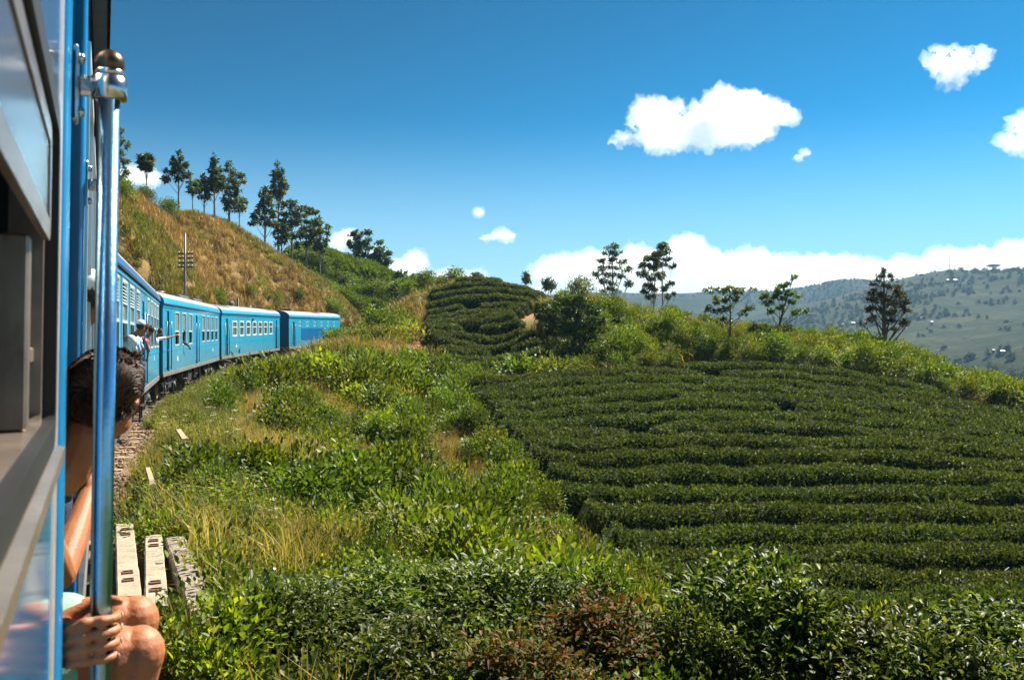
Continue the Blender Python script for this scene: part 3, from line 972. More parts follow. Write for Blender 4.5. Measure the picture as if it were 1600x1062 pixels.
def carriage(p0, p1, label, cfg):
    d = Vector((p1[0] - p0[0], p1[1] - p0[1], 0)); L = d.length
    th = math.atan2(-d.x, d.y)
    N = Vector((math.cos(th), math.sin(th), 0))
    z0, z1 = float(rail_z(p0[1])), float(rail_z(p1[1]))
    base = Vector((p0[0], p0[1], z0)) - N * HW
    root = thing('train_carriage', label, 'train carriage', base, th, 'blue carriages of the hill train')
    root.rotation_euler = (math.atan2(z1 - z0, L), 0, th)
    root.rotation_mode = 'XYZ'
    ops = [(y - w / 2, y + w / 2, a, b) for (y, w, a, b) in cfg['win'] + cfg['door'] + cfg.get('port', [])]
    b = MB()
    wall_plate(b, HW, .06, 0, L, ZB + .16, ZE, ops)
    b.box((HW + .002, .0, ZE - .16), (HW + .022, L, ZE - .10), 0)          # waist beads
    b.box((HW + .002, .0, 2.02 if not cfg.get('port') else 1.6), (HW + .012, L, 2.05 if not cfg.get('port') else 1.63), 0)
    for q in np.arange(1.9, L - 1, 1.93):                                  # panel seams
        if not any(o[0] - .12 < q < o[1] + .12 for o in ops): b.box((HW + .001, q - .006, ZB + .17), (HW + .006, q + .006, ZE - .17), 0)
    b.build('body_side', M['blue'], root)
    b = MB()
    wall_plate(b, -HW, -.06, 0, L, ZB + .16, ZE, [o for o in ops[:len(cfg['win'])]] if cfg.get('through') else [])
    b.build('body_side', M['blue'], root)
    MB().box((-HW - .01, .02, ZB), (HW + .012, L - .02, ZB + .157), 0, bev=.01).build('solebar', M['solebar'], root)
    MB().box((-HW + .07, .07, ZB + .17), (HW - .07, L - .07, ZB + .27), 0).build('floor', M['interior'], root)
    for y in (0, L):
        b = MB()
        s = 1 if y == 0 else -1
        b.box((-HW + .061, min(y, y + s * .06), ZB + .16), (HW - .061, max(y, y + s * .06), ZE - .003), 0)
        b.extrude([(x * .97, z) for x, z in roof_profile() if z >= ZE], min(y + s * .01, y + s * .05), max(y + s * .01, y + s * .05), 0)
        b.build('end_wall', M['blue_dark'], root)
    # bellows between the carriages
    b = MB()
    y = L
    for k in range(6):
        b.box((-.62, y + k * .09, 1.3), (.62, y + k * .09 + .075, 3.45), 0, bev=.02)
    b.box((HW - .32, L - .0 + .002, ZB + .2), (HW - .10, L + .32, ZE - .1), 0, bev=.02)
    b.build('gangway', M['rubber'], root)
    # roof: blue lower edge, grey top
    pr = roof_profile(26)
    k = cfg.get('edge', 3)
    b = MB(); sheet(b, pr[:k + 1], -.03, L + .03); sheet(b, pr[::-1][:k + 1][::-1], -.03, L + .03)
    b.build('roof_edge', M[cfg.get('edge_mat', 'blue')], root)
    b = MB(); sheet(b, pr[k:len(pr) - k], -.03, L + .03)
    b.build('roof', M['roof'], root)
    MB().box((HW + .023, -.02, ZE - .05), (HW + .075, L + .02, ZE - .005), 0, bev=.01).build('gutter', M['blue_dark'], root)
    for (y, kind) in cfg.get('roofkit', []):
        zt = ZE + .54
        b = MB()
        if kind == 'vent':
            b.tube([(0, y, zt - .05), (0, y, zt + .12)], .14, 10)
            b.tube([(0, y - .42, zt + .2), (0, y - .25, zt + .24), (0, y + .25, zt + .24), (0, y + .42, zt + .2)], [.06, .17, .17, .06], 10)
            b.build('roof_vent', M['roof_dark'], root)
        elif kind == 'tank':
            b.box((-.7, y - 1.6, zt - .12), (.75, y + 1.6, zt + .12), 0, bev=.06)
            for q in np.arange(-1.4, 1.5, .35): b.box((-.68, y + q, zt + .121), (.73, y + q + .16, zt + .15), 0)
            b.build('roof_unit', M['roof_dark'], root)
        elif kind == 'soot':
            vs = roof_profile(26)
            b2 = [(x * 1.004, z + .012) for x, z in vs[6:-9]]
            sheet(b, b2, y - 1.4, y + 1.4); b.build('roof_patch', M['roof_dark'], root)
        elif kind == 'mush':
            b.tube([(.35, y, zt - .12), (.35, y, zt + .06)], .10, 10); b.tube([(.35, y, zt + .06), (.35, y, zt + .14)], [.2, .12], 12)
            b.build('roof_vent', M['roof'], root)
        elif kind == 'box':
            b.box((-.3, y - .5, zt - .08), (.55, y + .5, zt + .22), 0, bev=.03); b.build('roof_unit', M['roof_dark'], root)
    # windows
    for i, (y, w, za, zb) in enumerate(cfg['win']):
        fr = frame_ring(MB(), HW - .045, HW + .016, y - w / 2, y + w / 2, za, zb, cfg.get('fw', .055))
        st = cfg['style']
        if st == 'half':
            zm = za + (zb - za) * .42
            fr.box((HW - .04, y - w / 2 + .04, zm - .03), (HW + .012, y + w / 2 - .04, zm + .03), 0)
        elif st == 'twin':
            zm = za + (zb - za) * .60
            fr.box((HW - .04, y - w / 2 + .04, zm - .025), (HW + .012, y + w / 2 - .04, zm + .025), 0)
        f = fr.build('window', M[cfg['frame']], root)
        if st == 'half':
            top = zb - .06
            if cfg.get('louvre'):
                b = MB()
                zl = zb - .42
                for q in np.linspace(zl, zb - .1, 6):
                    b.add([(HW - .035, y - w / 2 + .045, q), (HW - .035, y + w / 2 - .045, q), (HW + .008, y + w / 2 - .045, q - .035), (HW + .008, y - w / 2 + .045, q - .035),
                           (HW - .035, y - w / 2 + .045, q - .008), (HW - .035, y + w / 2 - .045, q - .008), (HW + .008, y + w / 2 - .045, q - .043), (HW + .008, y - w / 2 + .045, q - .043)],
                          [(0, 1, 2, 3), (7, 6, 5, 4), (3, 2, 6, 7), (0, 4, 5, 1)], 0)
                b.build('louvre', M['frame_white'], f)
                top = zl - .05
                MB().box((HW - .04, y - w / 2 + .04, top + .002), (HW + .012, y + w / 2 - .04, top + .04), 0).build('crossbar', M['frame_pale'], f)
            MB().box((HW - .03, y - w / 2 + .045, zm + .031), (HW - .022, y + w / 2 - .045, top - .001), 0).build('pane', M['glass_dusty'], f)
        else:
            MB().box((HW - .03, y - w / 2 + .045, za + .05), (HW - .022, y + w / 2 - .045, zb - .05), 0).build('pane', M['glass_clear'], f)
    for (y, w, za, zb) in cfg.get('port', []):
        f = frame_ring(MB(), HW - .045, HW + .016, y - w / 2, y + w / 2, za, zb, .07).build('window', M['frame_pale'], root)
        MB().box((HW - .03, y - w / 2 + .045, za + .05), (HW - .022, y + w / 2 - .045, zb - .05), 0).build('pane', M['glass_dusty'], f)
    # doors: half-shut leaf set back in the opening, grab rails either side
    for i, (y, w, za, zb) in enumerate(cfg['door']):
        b = MB()
        b.box((HW - .055, y - w / 2 + .005, za + .01), (HW - .02, y + w * .12, zb - .01), 0, bev=.008)
        b.box((HW - .0195, y - w / 2 + .12, za + 1.0), (HW - .012, y + w * .12 - .1, zb - .25), 0)
        dr = b.build('door', M['blue'], root)
        MB().box((HW - .0119, y - w / 2 + .17, za + 1.06), (HW - .008, y + w * .12 - .15, zb - .32), 0).build('pane', M['glass_dusty'], dr)
        handrail(root, y - w / 2 - .12); handrail(root, y + w / 2 + .12)
        s = MB()
        for q in (.38, .74):
            s.box((HW - .28, y - w / 2, q), (HW + .02, y + w / 2, q + .035), 0)
        for a in (y - w / 2 + .03, y + w / 2 - .07):
            s.box((HW - .08, a, .36), (HW - .04, a + .04, ZB + .02), 0)
        s.build('step_ladder', M['black'], root)
    if cfg.get('panel'):
        y0, y1, za, zb = cfg['panel']
        MB().box((HW + .002, y0, za), (HW + .02, y1, zb), 0, bev=.004).build('side_panel', M['blue_dark'], root)
    # small painted marks on the side
    for (y, z, s) in cfg.get('marks', []):
        b = MB()
        x = HW + .004
        b.add([(x, y - .5 * s, z), (x, y - .1 * s, z + .42 * s), (x, y + .05 * s, z + .25 * s), (x, y + .35 * s, z + .5 * s), (x, y + .22 * s, z + .1 * s), (x, y + .5 * s, z)], [(0, 5, 4, 2, 1), (2, 4, 3)], 0)
        b.box((x, y - .5 * s, z - .16 * s), (x + .003, y + .5 * s, z - .06 * s), 0)
        b.build('painted_mark', M['white_mark'], root)
    # underframe
    add_bogie(root, 3.1); add_bogie(root, L - 3.1)
    b = MB()
    b.box((.55, L / 2 - 2.2, .45), (1.25, L / 2 - .6, .98), 0, bev=.03)
    b.box((.62, L / 2 + .4, .50), (1.2, L / 2 + 1.5, .98), 0, bev=.03)
    b.tube([(.8, L / 2 + 2.2, .75), (.8, L / 2 + 3.5, .75)], .2, 12)
    for q in np.arange(5.4, L - 5, 1.9):
        b.box((1.28, q, .70), (1.34, q + .07, ZB), 0)
    b.build('underframe_gear', M['black'], root)
    b = MB()
    for sx in (-.85, .85):
        b.tube([(sx, -.02, 1.02), (sx, -.42, 1.02)], .06, 8); b.tube([(sx, -.42, 1.02), (sx, -.48, 1.02)], .22, 14)
    b.build('buffer', M['black'], root)
    return root, L


def car_frame(root):
    return root.matrix_basis


carA, LA = carriage(WALL[3], WALL[4], 'blue carriage with louvred windows coupled directly ahead of our own, passengers leaning out', dict(
    win=[(y, 1.22, 2.22, 3.62) for y in (3.3, 5.2, 7.1, 9.0)] + [(y, 1.2, 2.22, 3.62) for y in (13.2, 15.0, 16.8, 18.5)], door=[(1.4, .85, ZB + .17, 3.4), (10.95, .8, ZB + .17, 3.45)], style='half', louvre=True,
    frame='frame_pale', roofkit=[(4, 'vent'), (10, 'vent'), (18.9, 'vent')], marks=[(16.5, 1.85, .28)], edge=2, edge_mat='blue_dark'))
carB, LB = carriage(WALL[5], WALL[6], 'bright blue carriage with tall half-open windows and sooty roof, second one ahead of us', dict(
    win=[(y, 1.12, 2.20, 3.55) for y in (3.4, 5.35, 7.35)] + [(y, 1.12, 2.24, 3.55) for y in (12.0, 13.95, 15.9, 17.8)], door=[(1.05, .8, ZB + .17, 3.55), (9.4, .75, ZB + .17, 3.5)], style='half', frame='frame_pale',
    roofkit=[(3.6, 'mush'), (6.0, 'mush'), (10.5, 'tank'), (15.6, 'tank')], marks=[(3.6, 1.62, .36), (16.2, 1.72, .34)]))
carC, LC = carriage(WALL[7], WALL[8], 'pale blue carriage with seven white-framed windows close together', dict(
    win=[(y, 1.22, 2.42, 3.36) for y in np.linspace(3.5, 15.9, 7)], door=[(1.2, .85, ZB + .17, 3.5), (18.2, .85, ZB + .17, 3.5)], style='twin', frame='frame_white', fw=.09, through=True,
    roofkit=[(2.0, 'soot'), (9.0, 'vent'), (13.2, 'mush'), (17.5, 'soot')], marks=[(4.0, 1.75, .36)]))
carD, LD = carriage(WALL[9], WALL[10], 'rearmost-looking blue carriage with small square portholes above a dark blue panel, half hidden by bushes', dict(
    win=[], port=[(y, .55, 3.0, 3.42) for y in np.linspace(3.4, 16.8, 6)], door=[(1.3, .9, ZB + .17, 3.4)], style='none', frame='frame_pale', panel=(4.0, 12.5, 1.75, 2.85), roofkit=[(4.2, 'box'), (11, 'soot')]))
MB().box((HW + .004, 8.9, 3.42), (HW + .10, 9.1, 3.58), 0, bev=.02).build('side_lamp', M['black'], carC)

# ------------------------------------------------------------------ our own carriage: x outboard of the lens line, y along it, z height above the lens
own = thing('passenger_coach', 'our own blue coach seen along its side, with open window, doorway and handrails', 'train carriage', (0, 0, 0), R(TH0), 'blue carriages of the hill train')
CANT = Matrix.Translation((0, 0, ZC)) @ Matrix.Rotation(R(TH0), 4, 'Z') @ Matrix.Rotation(R(.85), 4, 'Y') @ Matrix.Translation((0, 0, -ZC))   # the curve's superelevation
own.matrix_basis = CANT
OL = 13.2
WX = -.07
def zz(h): return ZC + h
b = MB()
b_open = [(.25, 1.56, zz(-.165), zz(.35)), (1.92, 2.96, zz(-1.13), zz(1.05))]
far_win = [(y, y + 1.15, zz(-.30), zz(1.05)) for y in (3.55, 5.2, 6.85, 8.5, 10.15, 11.75)]
wall_plate(b, WX, .05, -5.0, 1.608, ZB + .1, zz(-.166), [])
b.build('body_side', M['blue_gloss'], own)
b = MB()
wall_plate(b, WX, .05, -5.0, 1.608, zz(-.166), zz(1.38), [b_open[0], (-4.2, -2.9, zz(-.165), zz(.35)), (-2.4, -1.1, zz(-.165), zz(.35))])
b.build('window_band', M['coach_grey'], own)
b = MB(); b.box((WX - .045, 1.611, ZB + .1), (WX + .0015, 1.742, zz(1.38)), 0, bev=.008); b.build('door_trim', M['trim_alu'], own)
b = MB()
wall_plate(b, WX, .05, 1.92, OL, ZB + .1, zz(1.38), [b_open[1]] + far_win)
b.build('body_side', M['blue_gloss'], own)
# half-round beads at the doorway edges
for y in (1.798, 3.02):
    q = MB()
    n = 10
    vs, fs = [], []
    r = .011 if y < 2 else .014
    for z in (ZB + .1, zz(1.38)):
        for i in range(n + 1):
            a = -math.pi / 2 + math.pi * i / n
            vs.append((WX + .001 + r * math.cos(a), y + (.048 if y < 2 else .03) * math.sin(a), z))
    fs = [(i, i + 1, i + n + 2, i + n + 1) for i in range(n)]
    q.add(vs, fs, 0, True)
    q.add([vs[i] for i in range(n + 1)], [tuple(range(n + 1))], 0); q.add([vs[n + 1 + i] for i in range(n + 1)], [tuple(range(n + 1))], 0)
    q.build('door_bead', M['blue_trim'], own)
MB().box((WX - .05, 1.855, ZB + .1), (WX - .002, 1.919, zz(1.38)), 0).build('door_post', M['alu'], own)
MB().box((-2.85, -5, ZB), (WX + .005, OL, ZB + .098), 0).build('solebar', M['solebar'], own)
MB().box((-2.80, -4.95, zz(-1.20)), (WX - .051, OL - .05, zz(-1.13)), 0).build('floor', M['interior'], own)
MB().box((WX - .052, 1.93, zz(-1.16)), (WX + .06, 2.95, zz(-1.128)), 0, bev=.005).build('door_step', M['alu'], own)
b = MB(); wall_plate(b, -2.85, -.05, -5.0, OL, ZB + .1, zz(1.38), [(y, y + 1.2, zz(-.2), zz(.8)) for y in (-3.5, -1.5, .3, 4, 6, 8, 10)])
b.build('body_side', M['interior'], own)
b = MB(); b.box((-2.80, OL - .06, ZB + .1), (WX - .051, OL, zz(1.38)), 0); b.box((-2.80, -5.0, ZB + .1), (WX - .051, -4.94, zz(1.38)), 0); b.box((-2.8, 3.05, zz(-1.12)), (-.75, 3.09, zz(1.36)), 0); b.box((-2.79, 1.74, zz(-1.12)), (WX - .055, 1.78, zz(1.36)), 0)  # last wall, before the doorway, added full width to darken the window view
b.build('bulkhead_and_dark_screen', M['interior'], own)
prof = [(x - 1.46, z + (zz(1.39) - ZE)) for x, z in roof_profile(20, x_edge=1.47)]
b = MB(); sheet(b, prof, -5.02, OL + .03, th=.01); b.build('roof', M['roof_dark'], own)
MB().box((WX + .002, -5, zz(1.335)), (WX + .066, OL, zz(1.38)), 0, bev=.01).build('gutter', M['black'], own)
# the window beside the lens
def rounded_frame(mb, x0, x1, ya, yb, za, zb, w, r, mat=0, n=6):
    def ring(o, rr):
        pts = []
        for cy_, cz, a0 in ((yb - o - rr, zb - o - rr, 0), (ya + o + rr, zb - o - rr, 90), (ya + o + rr, za + o + rr, 180), (yb - o - rr, za + o + rr, 270)):
            for i in range(n + 1):
                a = R(a0 + 90 * i / n); pts.append((cy_ + rr * math.cos(a), cz + rr * math.sin(a)))
        return pts
    A, B = ring(0, r), ring(w, max(.004, r - w))
    m = len(A)
    vs = [(x1, y, z) for y, z in A] + [(x1, y, z) for y, z in B] + [(x0, y, z) for y, z in A] + [(x0, y, z) for y, z in B]
    fs = []
    for i in range(m):
        j = (i + 1) % m
        fs += [(i, j, m + j, m + i), (m + i, m + j, 3 * m + j, 3 * m + i), (2 * m + i, 3 * m + i, 3 * m + j, 2 * m + j), (2 * m + i, 2 * m + j, j, i)]
    mb.add(vs, fs, mat, False)
    return mb
wy0, wy1, wz0, wz1 = .252, 1.558, zz(-.163), zz(.348)
win = rounded_frame(MB(), WX - .045, WX + .006, wy0, wy1, wz0, wz1, .035, .06).build('window', M['rubber'], own)
rounded_frame(MB(), WX - .058, WX - .012, wy0 + .036, wy1 - .036, wz0 + .01, wz1 - .036, .030, .05).build('inner_frame', M['alu'], win)
pn = rounded_frame(MB(), WX - .010, WX - .001, wy0 + .04, wy1 - .10, zz(.14), wz1 - .04, .03, .03).build('sash', M['alu'], win)
MB().box((WX - .008, wy0 + .07, zz(.168)), (WX - .004, wy1 - .13, wz1 - .07), 0).build('pane', M['glass_near'], win)
b = MB()
b.box((WX - .056, wy1 - .22, wz0 + .04), (WX - .020, wy1 - .175, zz(.139)), 0, bev=.004)
b.box((WX - .055, wy1 - .17, zz(-.035)), (WX - .022, wy1 - .07, zz(-.012)), 0, bev=.003)
b.build('mullion', M['alu'], win)
q = MB(); q.add([(WX - .10, .25, zz(-.150)), (WX - .10, 1.56, zz(-.150)), (WX + .018, 1.575, zz(-.168)), (WX + .018, .25, zz(-.168)), (WX - .10, .25, zz(-.185)), (WX - .10, 1.56, zz(-.185)), (WX + .018, 1.575, zz(-.186)), (WX + .018, .25, zz(-.186))],
               [(0, 3, 2, 1), (4, 5, 6, 7), (3, 7, 6, 2), (0, 1, 5, 4), (1, 2, 6, 5), (0, 4, 7, 3)], 0)
q.build('window_sill', M['alu'], own)
# far windows of our coach, with sliding frames standing proud
for (ya, yb, za, zb) in far_win:
    f = frame_ring(MB(), WX - .045, WX + .016, ya, yb, za, zb, .05).build('window', M['frame_pale'], own)
    zm = za + .55
    MB().box((WX - .03, ya + .045, zm), (WX - .022, yb - .045, zb - .05), 0).build('pane', M['glass_dusty'], f)
b = MB(); b.box((WX - .05, 2.0, zz(-1.1)), (WX - .02, 2.02, zz(1.0)), 0)
# handrails beside the doorway
def coach_rail(y, x, r):
    p = MB(); p.tube([(x, y, zz(-.98)), (x, y, zz(.49))], r, 20)
    rail = p.build('handrail', M['rail_steel'], own)
    for h in (.475, -.90):
        c = MB()
        c.tube([(x, y, zz(h - .024)), (x, y, zz(h - .02)), (x, y, zz(h + .02)), (x, y, zz(h + .024))], [r + .004, r + .012, r + .012, r + .004], 24)
        c.box((WX + .020, y - .012, zz(h - .018)), (x - r - .006, y + .012, zz(h + .018)), 0, bev=.006)
        c.box((WX + (.0125 if y < 2 else .016), y - .028, zz(h - .07)), (WX + .022, y + .028, zz(h + .07)), 0, bev=.004)
        for s in (-.05, .05):
            c.sphere((WX + .026, y, zz(h + s)), (.008, .011, .011), 10)
        c.build('bracket', M['steel'], rail)
    k = MB()
    k.sphere((x, y, zz(.522)), .0275, 24)
    kk = k.build('ball_cap', M['brass'], rail)
    k = MB(); k.tube([(x, y, zz(.498)), (x, y, zz(.512))], [r + .008, r + .005], 20); k.build('cap_collar', M['steel'], rail)
coach_rail(1.86, .004, .0195)
coach_rail(3.04, .004, .018)
add_bogie_own = MB()
for y in (-3, 9.5): add_bogie_own.box((-2.4, y - 1.6, .45), (-.35, y + 1.6, .9), 0, bev=.05)
add_bogie_own.build('bogie', M['black'], own)
b = MB(); b.box((-2.2, 1.5, .5), (-.3, 5.5, ZB - .01), 0, bev=.04)
for q_ in (.38, .72): b.box((-.33, 1.95, q_), (-.05, 2.93, q_ + .03), 0)
for q_ in (1.95, 2.89): b.box((-.16, q_, .36), (-.12, q_ + .04, ZB - .01), 0)
b.build('underframe_gear', M['black'], own)
b = MB()
for k in range(6): b.box((-2.05, OL + k * .09, 1.3), (-.85, OL + k * .09 + .075, 3.4), 0, bev=.02)
b.build('gangway', M['rubber'], own)

# ------------------------------------------------------------------ permanent way
def along_track(step=.68, y_max=126):
    out = []
    pts = [Vector((a, b_)) for a, b_ in CEN]
    for a, c in zip(pts[:-1], pts[1:]):
        n = max(1, int((c - a).length / .5))
        out += [a.lerp(c, i / n) for i in range(n)]
    out.append(pts[-1])
    # even spacing
    res, acc, last = [out[0]], 0, out[0]
    for p in out[1:]:
        acc += (p - last).length; last = p
        if acc >= step: res.append(p); acc = 0
    return [p for p in res if p.y < y_max]

tp = along_track()
def side_pts(off, dz):
    r = []
    for i, p in enumerate(tp):
        t = (tp[min(i + 1, len(tp) - 1)] - tp[max(i - 1, 0)]).normalized()
        q = p + Vector((t.y, -t.x)) * off
        r.append((q.x, q.y, float(rail_z(p.y)) + dz))
    return r
bl = MB()
rows = [side_pts(o, z) for o, z in ((-2.1, -.46), (-1.6, -.17), (1.6, -.17), (2.1, -.46))]
n = len(tp)
bl.add([p for r in rows for p in r], [(a * n + i, (a + 1) * n + i, (a + 1) * n + i + 1, a * n + i + 1) for a in range(3) for i in range(n - 1)], 0, False)
tag(bl.build('ballast', M['ballast']), kind='structure')
tr = MB()
for o in (-.84, .84):
    for w, za, zb in ((.035, -.025, 0), (.01, -.12, -.025), (.07, -.14, -.12)):
        A = side_pts(o - w, za); B = side_pts(o + w, za); C_ = side_pts(o + w, zb); D_ = side_pts(o - w, zb)
        tr.add(A + B + C_ + D_, [f for i in range(n - 1) for f in ((i + n, i + 1 + n, i + 1 + 2 * n, i + 2 * n), (i + 2 * n, i + 1 + 2 * n, i + 1 + 3 * n, i + 3 * n), (i + 3 * n, i + 1 + 3 * n, i + 1, i))], 0)
tag(tr.build('railway_rails', M['rail']), kind='structure')
sl = MB()
for i in range(0, n):
    p = tp[i]; t = (tp[min(i + 1, n - 1)] - tp[max(i - 1, 0)]).normalized()
    mt = Matrix.Translation((p.x, p.y, float(rail_z(p.y)))) @ Matrix.Rotation(math.atan2(-t.x, t.y), 4, 'Z')
    sl.box((-1.35, -.12, -.26), (1.35, .12, -.141), 0, mtx=mt)
tag(sl.build('track_sleepers', M['timber']), kind='stuff')

# ------------------------------------------------------------------ vegetation builders
def rnd_dirs(n, up=0.0):
    d = rng.normal(size=(n, 3)); d[:, 2] += up
    return unit(d)


def shrub_mesh(name, mats, Rx, H, nclump, nleaf, L, Wd, up=.6, spread=.30, fine=False, fold=.25, base=.05, flat=1.0, hang=0.0, stems=7, shell=.75):
    """foliage in clumps over stems; mats = (leaf, stem)"""
    a = rng.uniform(0, 2 * math.pi, nclump); t = rng.uniform(0, 1, nclump)
    r = np.sqrt(rng.uniform(.15, 1, nclump)); el = np.arccos(1 - t * .95)
    cx = Rx * shell * r * np.sin(el) * np.cos(a); cyv = Rx * shell * r * np.sin(el) * np.sin(a)
    cz = base * H + (H * (1 - base) - spread * .6) * (np.cos(el) ** flat) * (.55 + .45 * r)
    C = np.stack([cx, cyv, np.maximum(cz, spread * .45)], 1)
    k = rng.integers(0, nclump, nleaf)
    off = np.clip(rng.normal(size=(nleaf, 3)), -1.7, 1.7) * spread * .5
    P = C[k] + off
    P[:, 2] = np.abs(P[:, 2]) + .01
    out = unit(off + .35 * (P - np.array([0, 0, H * .3])) / max(Rx, H) + 1e-6)
    D = unit(out * (.9 if not fine else .5) + rnd_dirs(nleaf) * (.7 if not fine else 1.0) * np.array([1, 1, 1 if not fine else .55]) + np.array([0, 0, (up - hang) * (1 if not fine else .25)]))
    N = unit(np.array([0, 0, 1.0]) + rnd_dirs(nleaf) * .55)
    V, F = leaf_geo(P, D, N, L * rng.uniform(.6, 1.25, nleaf), Wd * rng.uniform(.7, 1.2, nleaf), fine, fold)
    sb = MB()
    for i in range(stems):
        c = C[rng.integers(0, nclump)]
        mid = c * np.array([.35, .35, .5]) + rng.normal(size=3) * .05 * H
        sb.tube([(c[0] * .08, c[1] * .08, 0), tuple(mid), tuple(c * .95)], [.022 * H, .015 * H, .006 * H], 5, 0, cap=False)
    parts = [(V, F, 0)]
    SV = np.array(sb.v); SF = np.array([f for f in sb.f]) if sb.f else np.zeros((0, 4), int)
    VV, FF, MM = join_geo([(V, F, 0), (SV, SF, 1)] if len(SF) else parts)
    return mesh_np(name, VV, FF, mats, MM)


def grass_mesh(name, mat, n, H, R0, w, lean=.5, curl=.35, heads=0):
    a = rng.uniform(0, 2 * math.pi, n); r = R0 * np.sqrt(rng.uniform(0, 1, n))
    B = np.stack([r * np.cos(a), r * np.sin(a), np.zeros(n)], 1)
    h = H * rng.uniform(.5, 1.15, n)
    d = rng.uniform(0, 2 * math.pi, n); ln = lean * rng.uniform(.1, 1, n)
    dx, dy = np.cos(d) * ln, np.sin(d) * ln
    s = np.stack([-np.sin(d + rng.uniform(-.6, .6, n)), np.cos(d), np.zeros(n)], 1)
    M1 = B + np.stack([dx * h * .4, dy * h * .4, h * .6], 1)
    T = B + np.stack([dx * h * (1 + curl), dy * h * (1 + curl), h * (1 - curl * ln)], 1)
    ww = (w * rng.uniform(.6, 1.3, n))[:, None]
    V = np.stack([B - s * ww * .5, B + s * ww * .5, M1 + s * ww * .38, M1 - s * ww * .38, T], 1).reshape(-1, 3)
    i = np.arange(n)[:, None] * 5
    Q = np.concatenate([i, i + 1, i + 2, i + 3], 1); T3 = np.concatenate([i + 3, i + 2, i + 4], 1)
    return mesh_np(name, V, [Q, T3], [mat])


def weed_mesh(name, mats, n_stem, H, leaves_per, L, Wd, spread=.35, flowers=0):
    """upright herb: stems with paired leaflets, optional flat white flower heads"""
    Vs, sb = [], MB()
    P, D, N = [], [], []
    fl = MB()
    for s in range(n_stem):
        a = random.uniform(0, 6.283); ln = random.uniform(.05, 1) * spread
        h = H * random.uniform(.6, 1.1)
        b = Vector((math.cos(a) * ln * .35, math.sin(a) * ln * .35, 0)); t = Vector((math.cos(a) * ln, math.sin(a) * ln, h))
        sb.tube([b, b.lerp(t, .5) + Vector((random.uniform(-.03, .03), random.uniform(-.03, .03), .04)), t], [.008, .006, .003], 4, 0, cap=False)
        for k in range(leaves_per):
            u = .15 + .85 * k / leaves_per
            p = b.lerp(t, u)
            aa = k * 2.4 + random.uniform(-.4, .4)
            P.append(p); D.append((math.cos(aa), math.sin(aa), random.uniform(-.15, .6))); N.append((random.uniform(-.4, .4), random.uniform(-.4, .4), 1))
        if s < flowers:
            for q in range(9):
                c = t + Vector((random.uniform(-.06, .06), random.uniform(-.06, .06), .04 + random.uniform(-.012, .012)))
                fl.sphere(tuple(c), (.012, .012, .006), 5)
    P, D, N = np.array(P), np.array(D), np.array(N)
    n = len(P)
    taper = np.tile(1.1 - .55 * np.arange(leaves_per) / leaves_per, n_stem)
    V, F = leaf_geo(P, D, N, L * rng.uniform(.7, 1.25, n) * taper, Wd * rng.uniform(.7, 1.2, n) * taper, False, .2)
    parts = [(V, F, 0), (np.array(sb.v), np.array(sb.f), 1)]
    if fl.f:
        q = [f if len(f) == 3 else f for f in fl.f]
        tri = np.array([f for f in q if len(f) == 3]); quad = np.array([f for f in q if len(f) == 4])
        b0 = len(V) + len(sb.v)
        VV = np.concatenate([V, np.array(sb.v), np.array(fl.v)])
        return mesh_np(name, VV, [F, np.array(sb.f) + len(V), tri + b0, quad + b0], mats, np.concatenate([np.zeros(len(F)), np.ones(len(sb.f)), np.full(len(tri) + len(quad), 2)]))
    VV, FF, MM = join_geo(parts)
    return mesh_np(name, VV, FF, mats, MM)


# ------------------------------------------------------------------ uncountable ground cover: instances on points
def scatter_stuff(name, pts, rot, scl, idx, protos, label):
    pc = bpy.data.collections.new(name + '_kinds')
    for i, me in enumerate(protos):
        pc.objects.link(bpy.data.objects.new('%s_kind_%02d' % (name, i), me))
    me = bpy.data.meshes.new(name)
    me.vertices.add(len(pts)); me.vertices.foreach_set('co', np.asarray(pts, np.float32).ravel())
    for nm, ty, arr in (('turn', 'FLOAT_VECTOR', rot), ('size', 'FLOAT', scl), ('pick', 'INT', idx)):
        a = me.attributes.new(nm, ty, 'POINT')
        a.data.foreach_set('vector' if ty == 'FLOAT_VECTOR' else 'value', np.asarray(arr, np.int32 if ty == 'INT' else np.float32).ravel())
    o = link(bpy.data.objects.new(name, me))
    ng = bpy.data.node_groups.new(name + '_nodes', 'GeometryNodeTree')
    ng.interface.new_socket('Geometry', in_out='INPUT', socket_type='NodeSocketGeometry')
    ng.interface.new_socket('Geometry', in_out='OUTPUT', socket_type='NodeSocketGeometry')
    n, l = ng.nodes, ng.links
    gi, go = n.new('NodeGroupInput'), n.new('NodeGroupOutput')
    ci = n.new('GeometryNodeCollectionInfo'); ci.inputs['Collection'].default_value = pc
    ci.inputs['Separate Children'].default_value = True; ci.inputs['Reset Children'].default_value = True
    ip = n.new('GeometryNodeInstanceOnPoints'); ip.inputs['Pick Instance'].default_value = True
    def attr(nm, ty):
        q = n.new('GeometryNodeInputNamedAttribute'); q.data_type = ty; q.inputs['Name'].default_value = nm; return q.outputs[0]
    l.new(gi.outputs[0], ip.inputs['Points']); l.new(ci.outputs[0], ip.inputs['Instance'])
    l.new(attr('pick', 'INT'), ip.inputs['Instance Index'])
    l.new(attr('turn', 'FLOAT_VECTOR'), ip.inputs['Rotation'])
    l.new(attr('size', 'FLOAT'), ip.inputs['Scale'])
    l.new(ip.outputs[0], go.inputs[0])
    md = o.modifiers.new('scatter', 'NODES'); md.node_group = ng
    return tag(o, label, None, None, 'stuff')


def in_view(X, Y, margin=.12, y0=1.0):
    return (Y > y0) & (np.abs(X) < (.5714 + margin) * Y + 1.5)


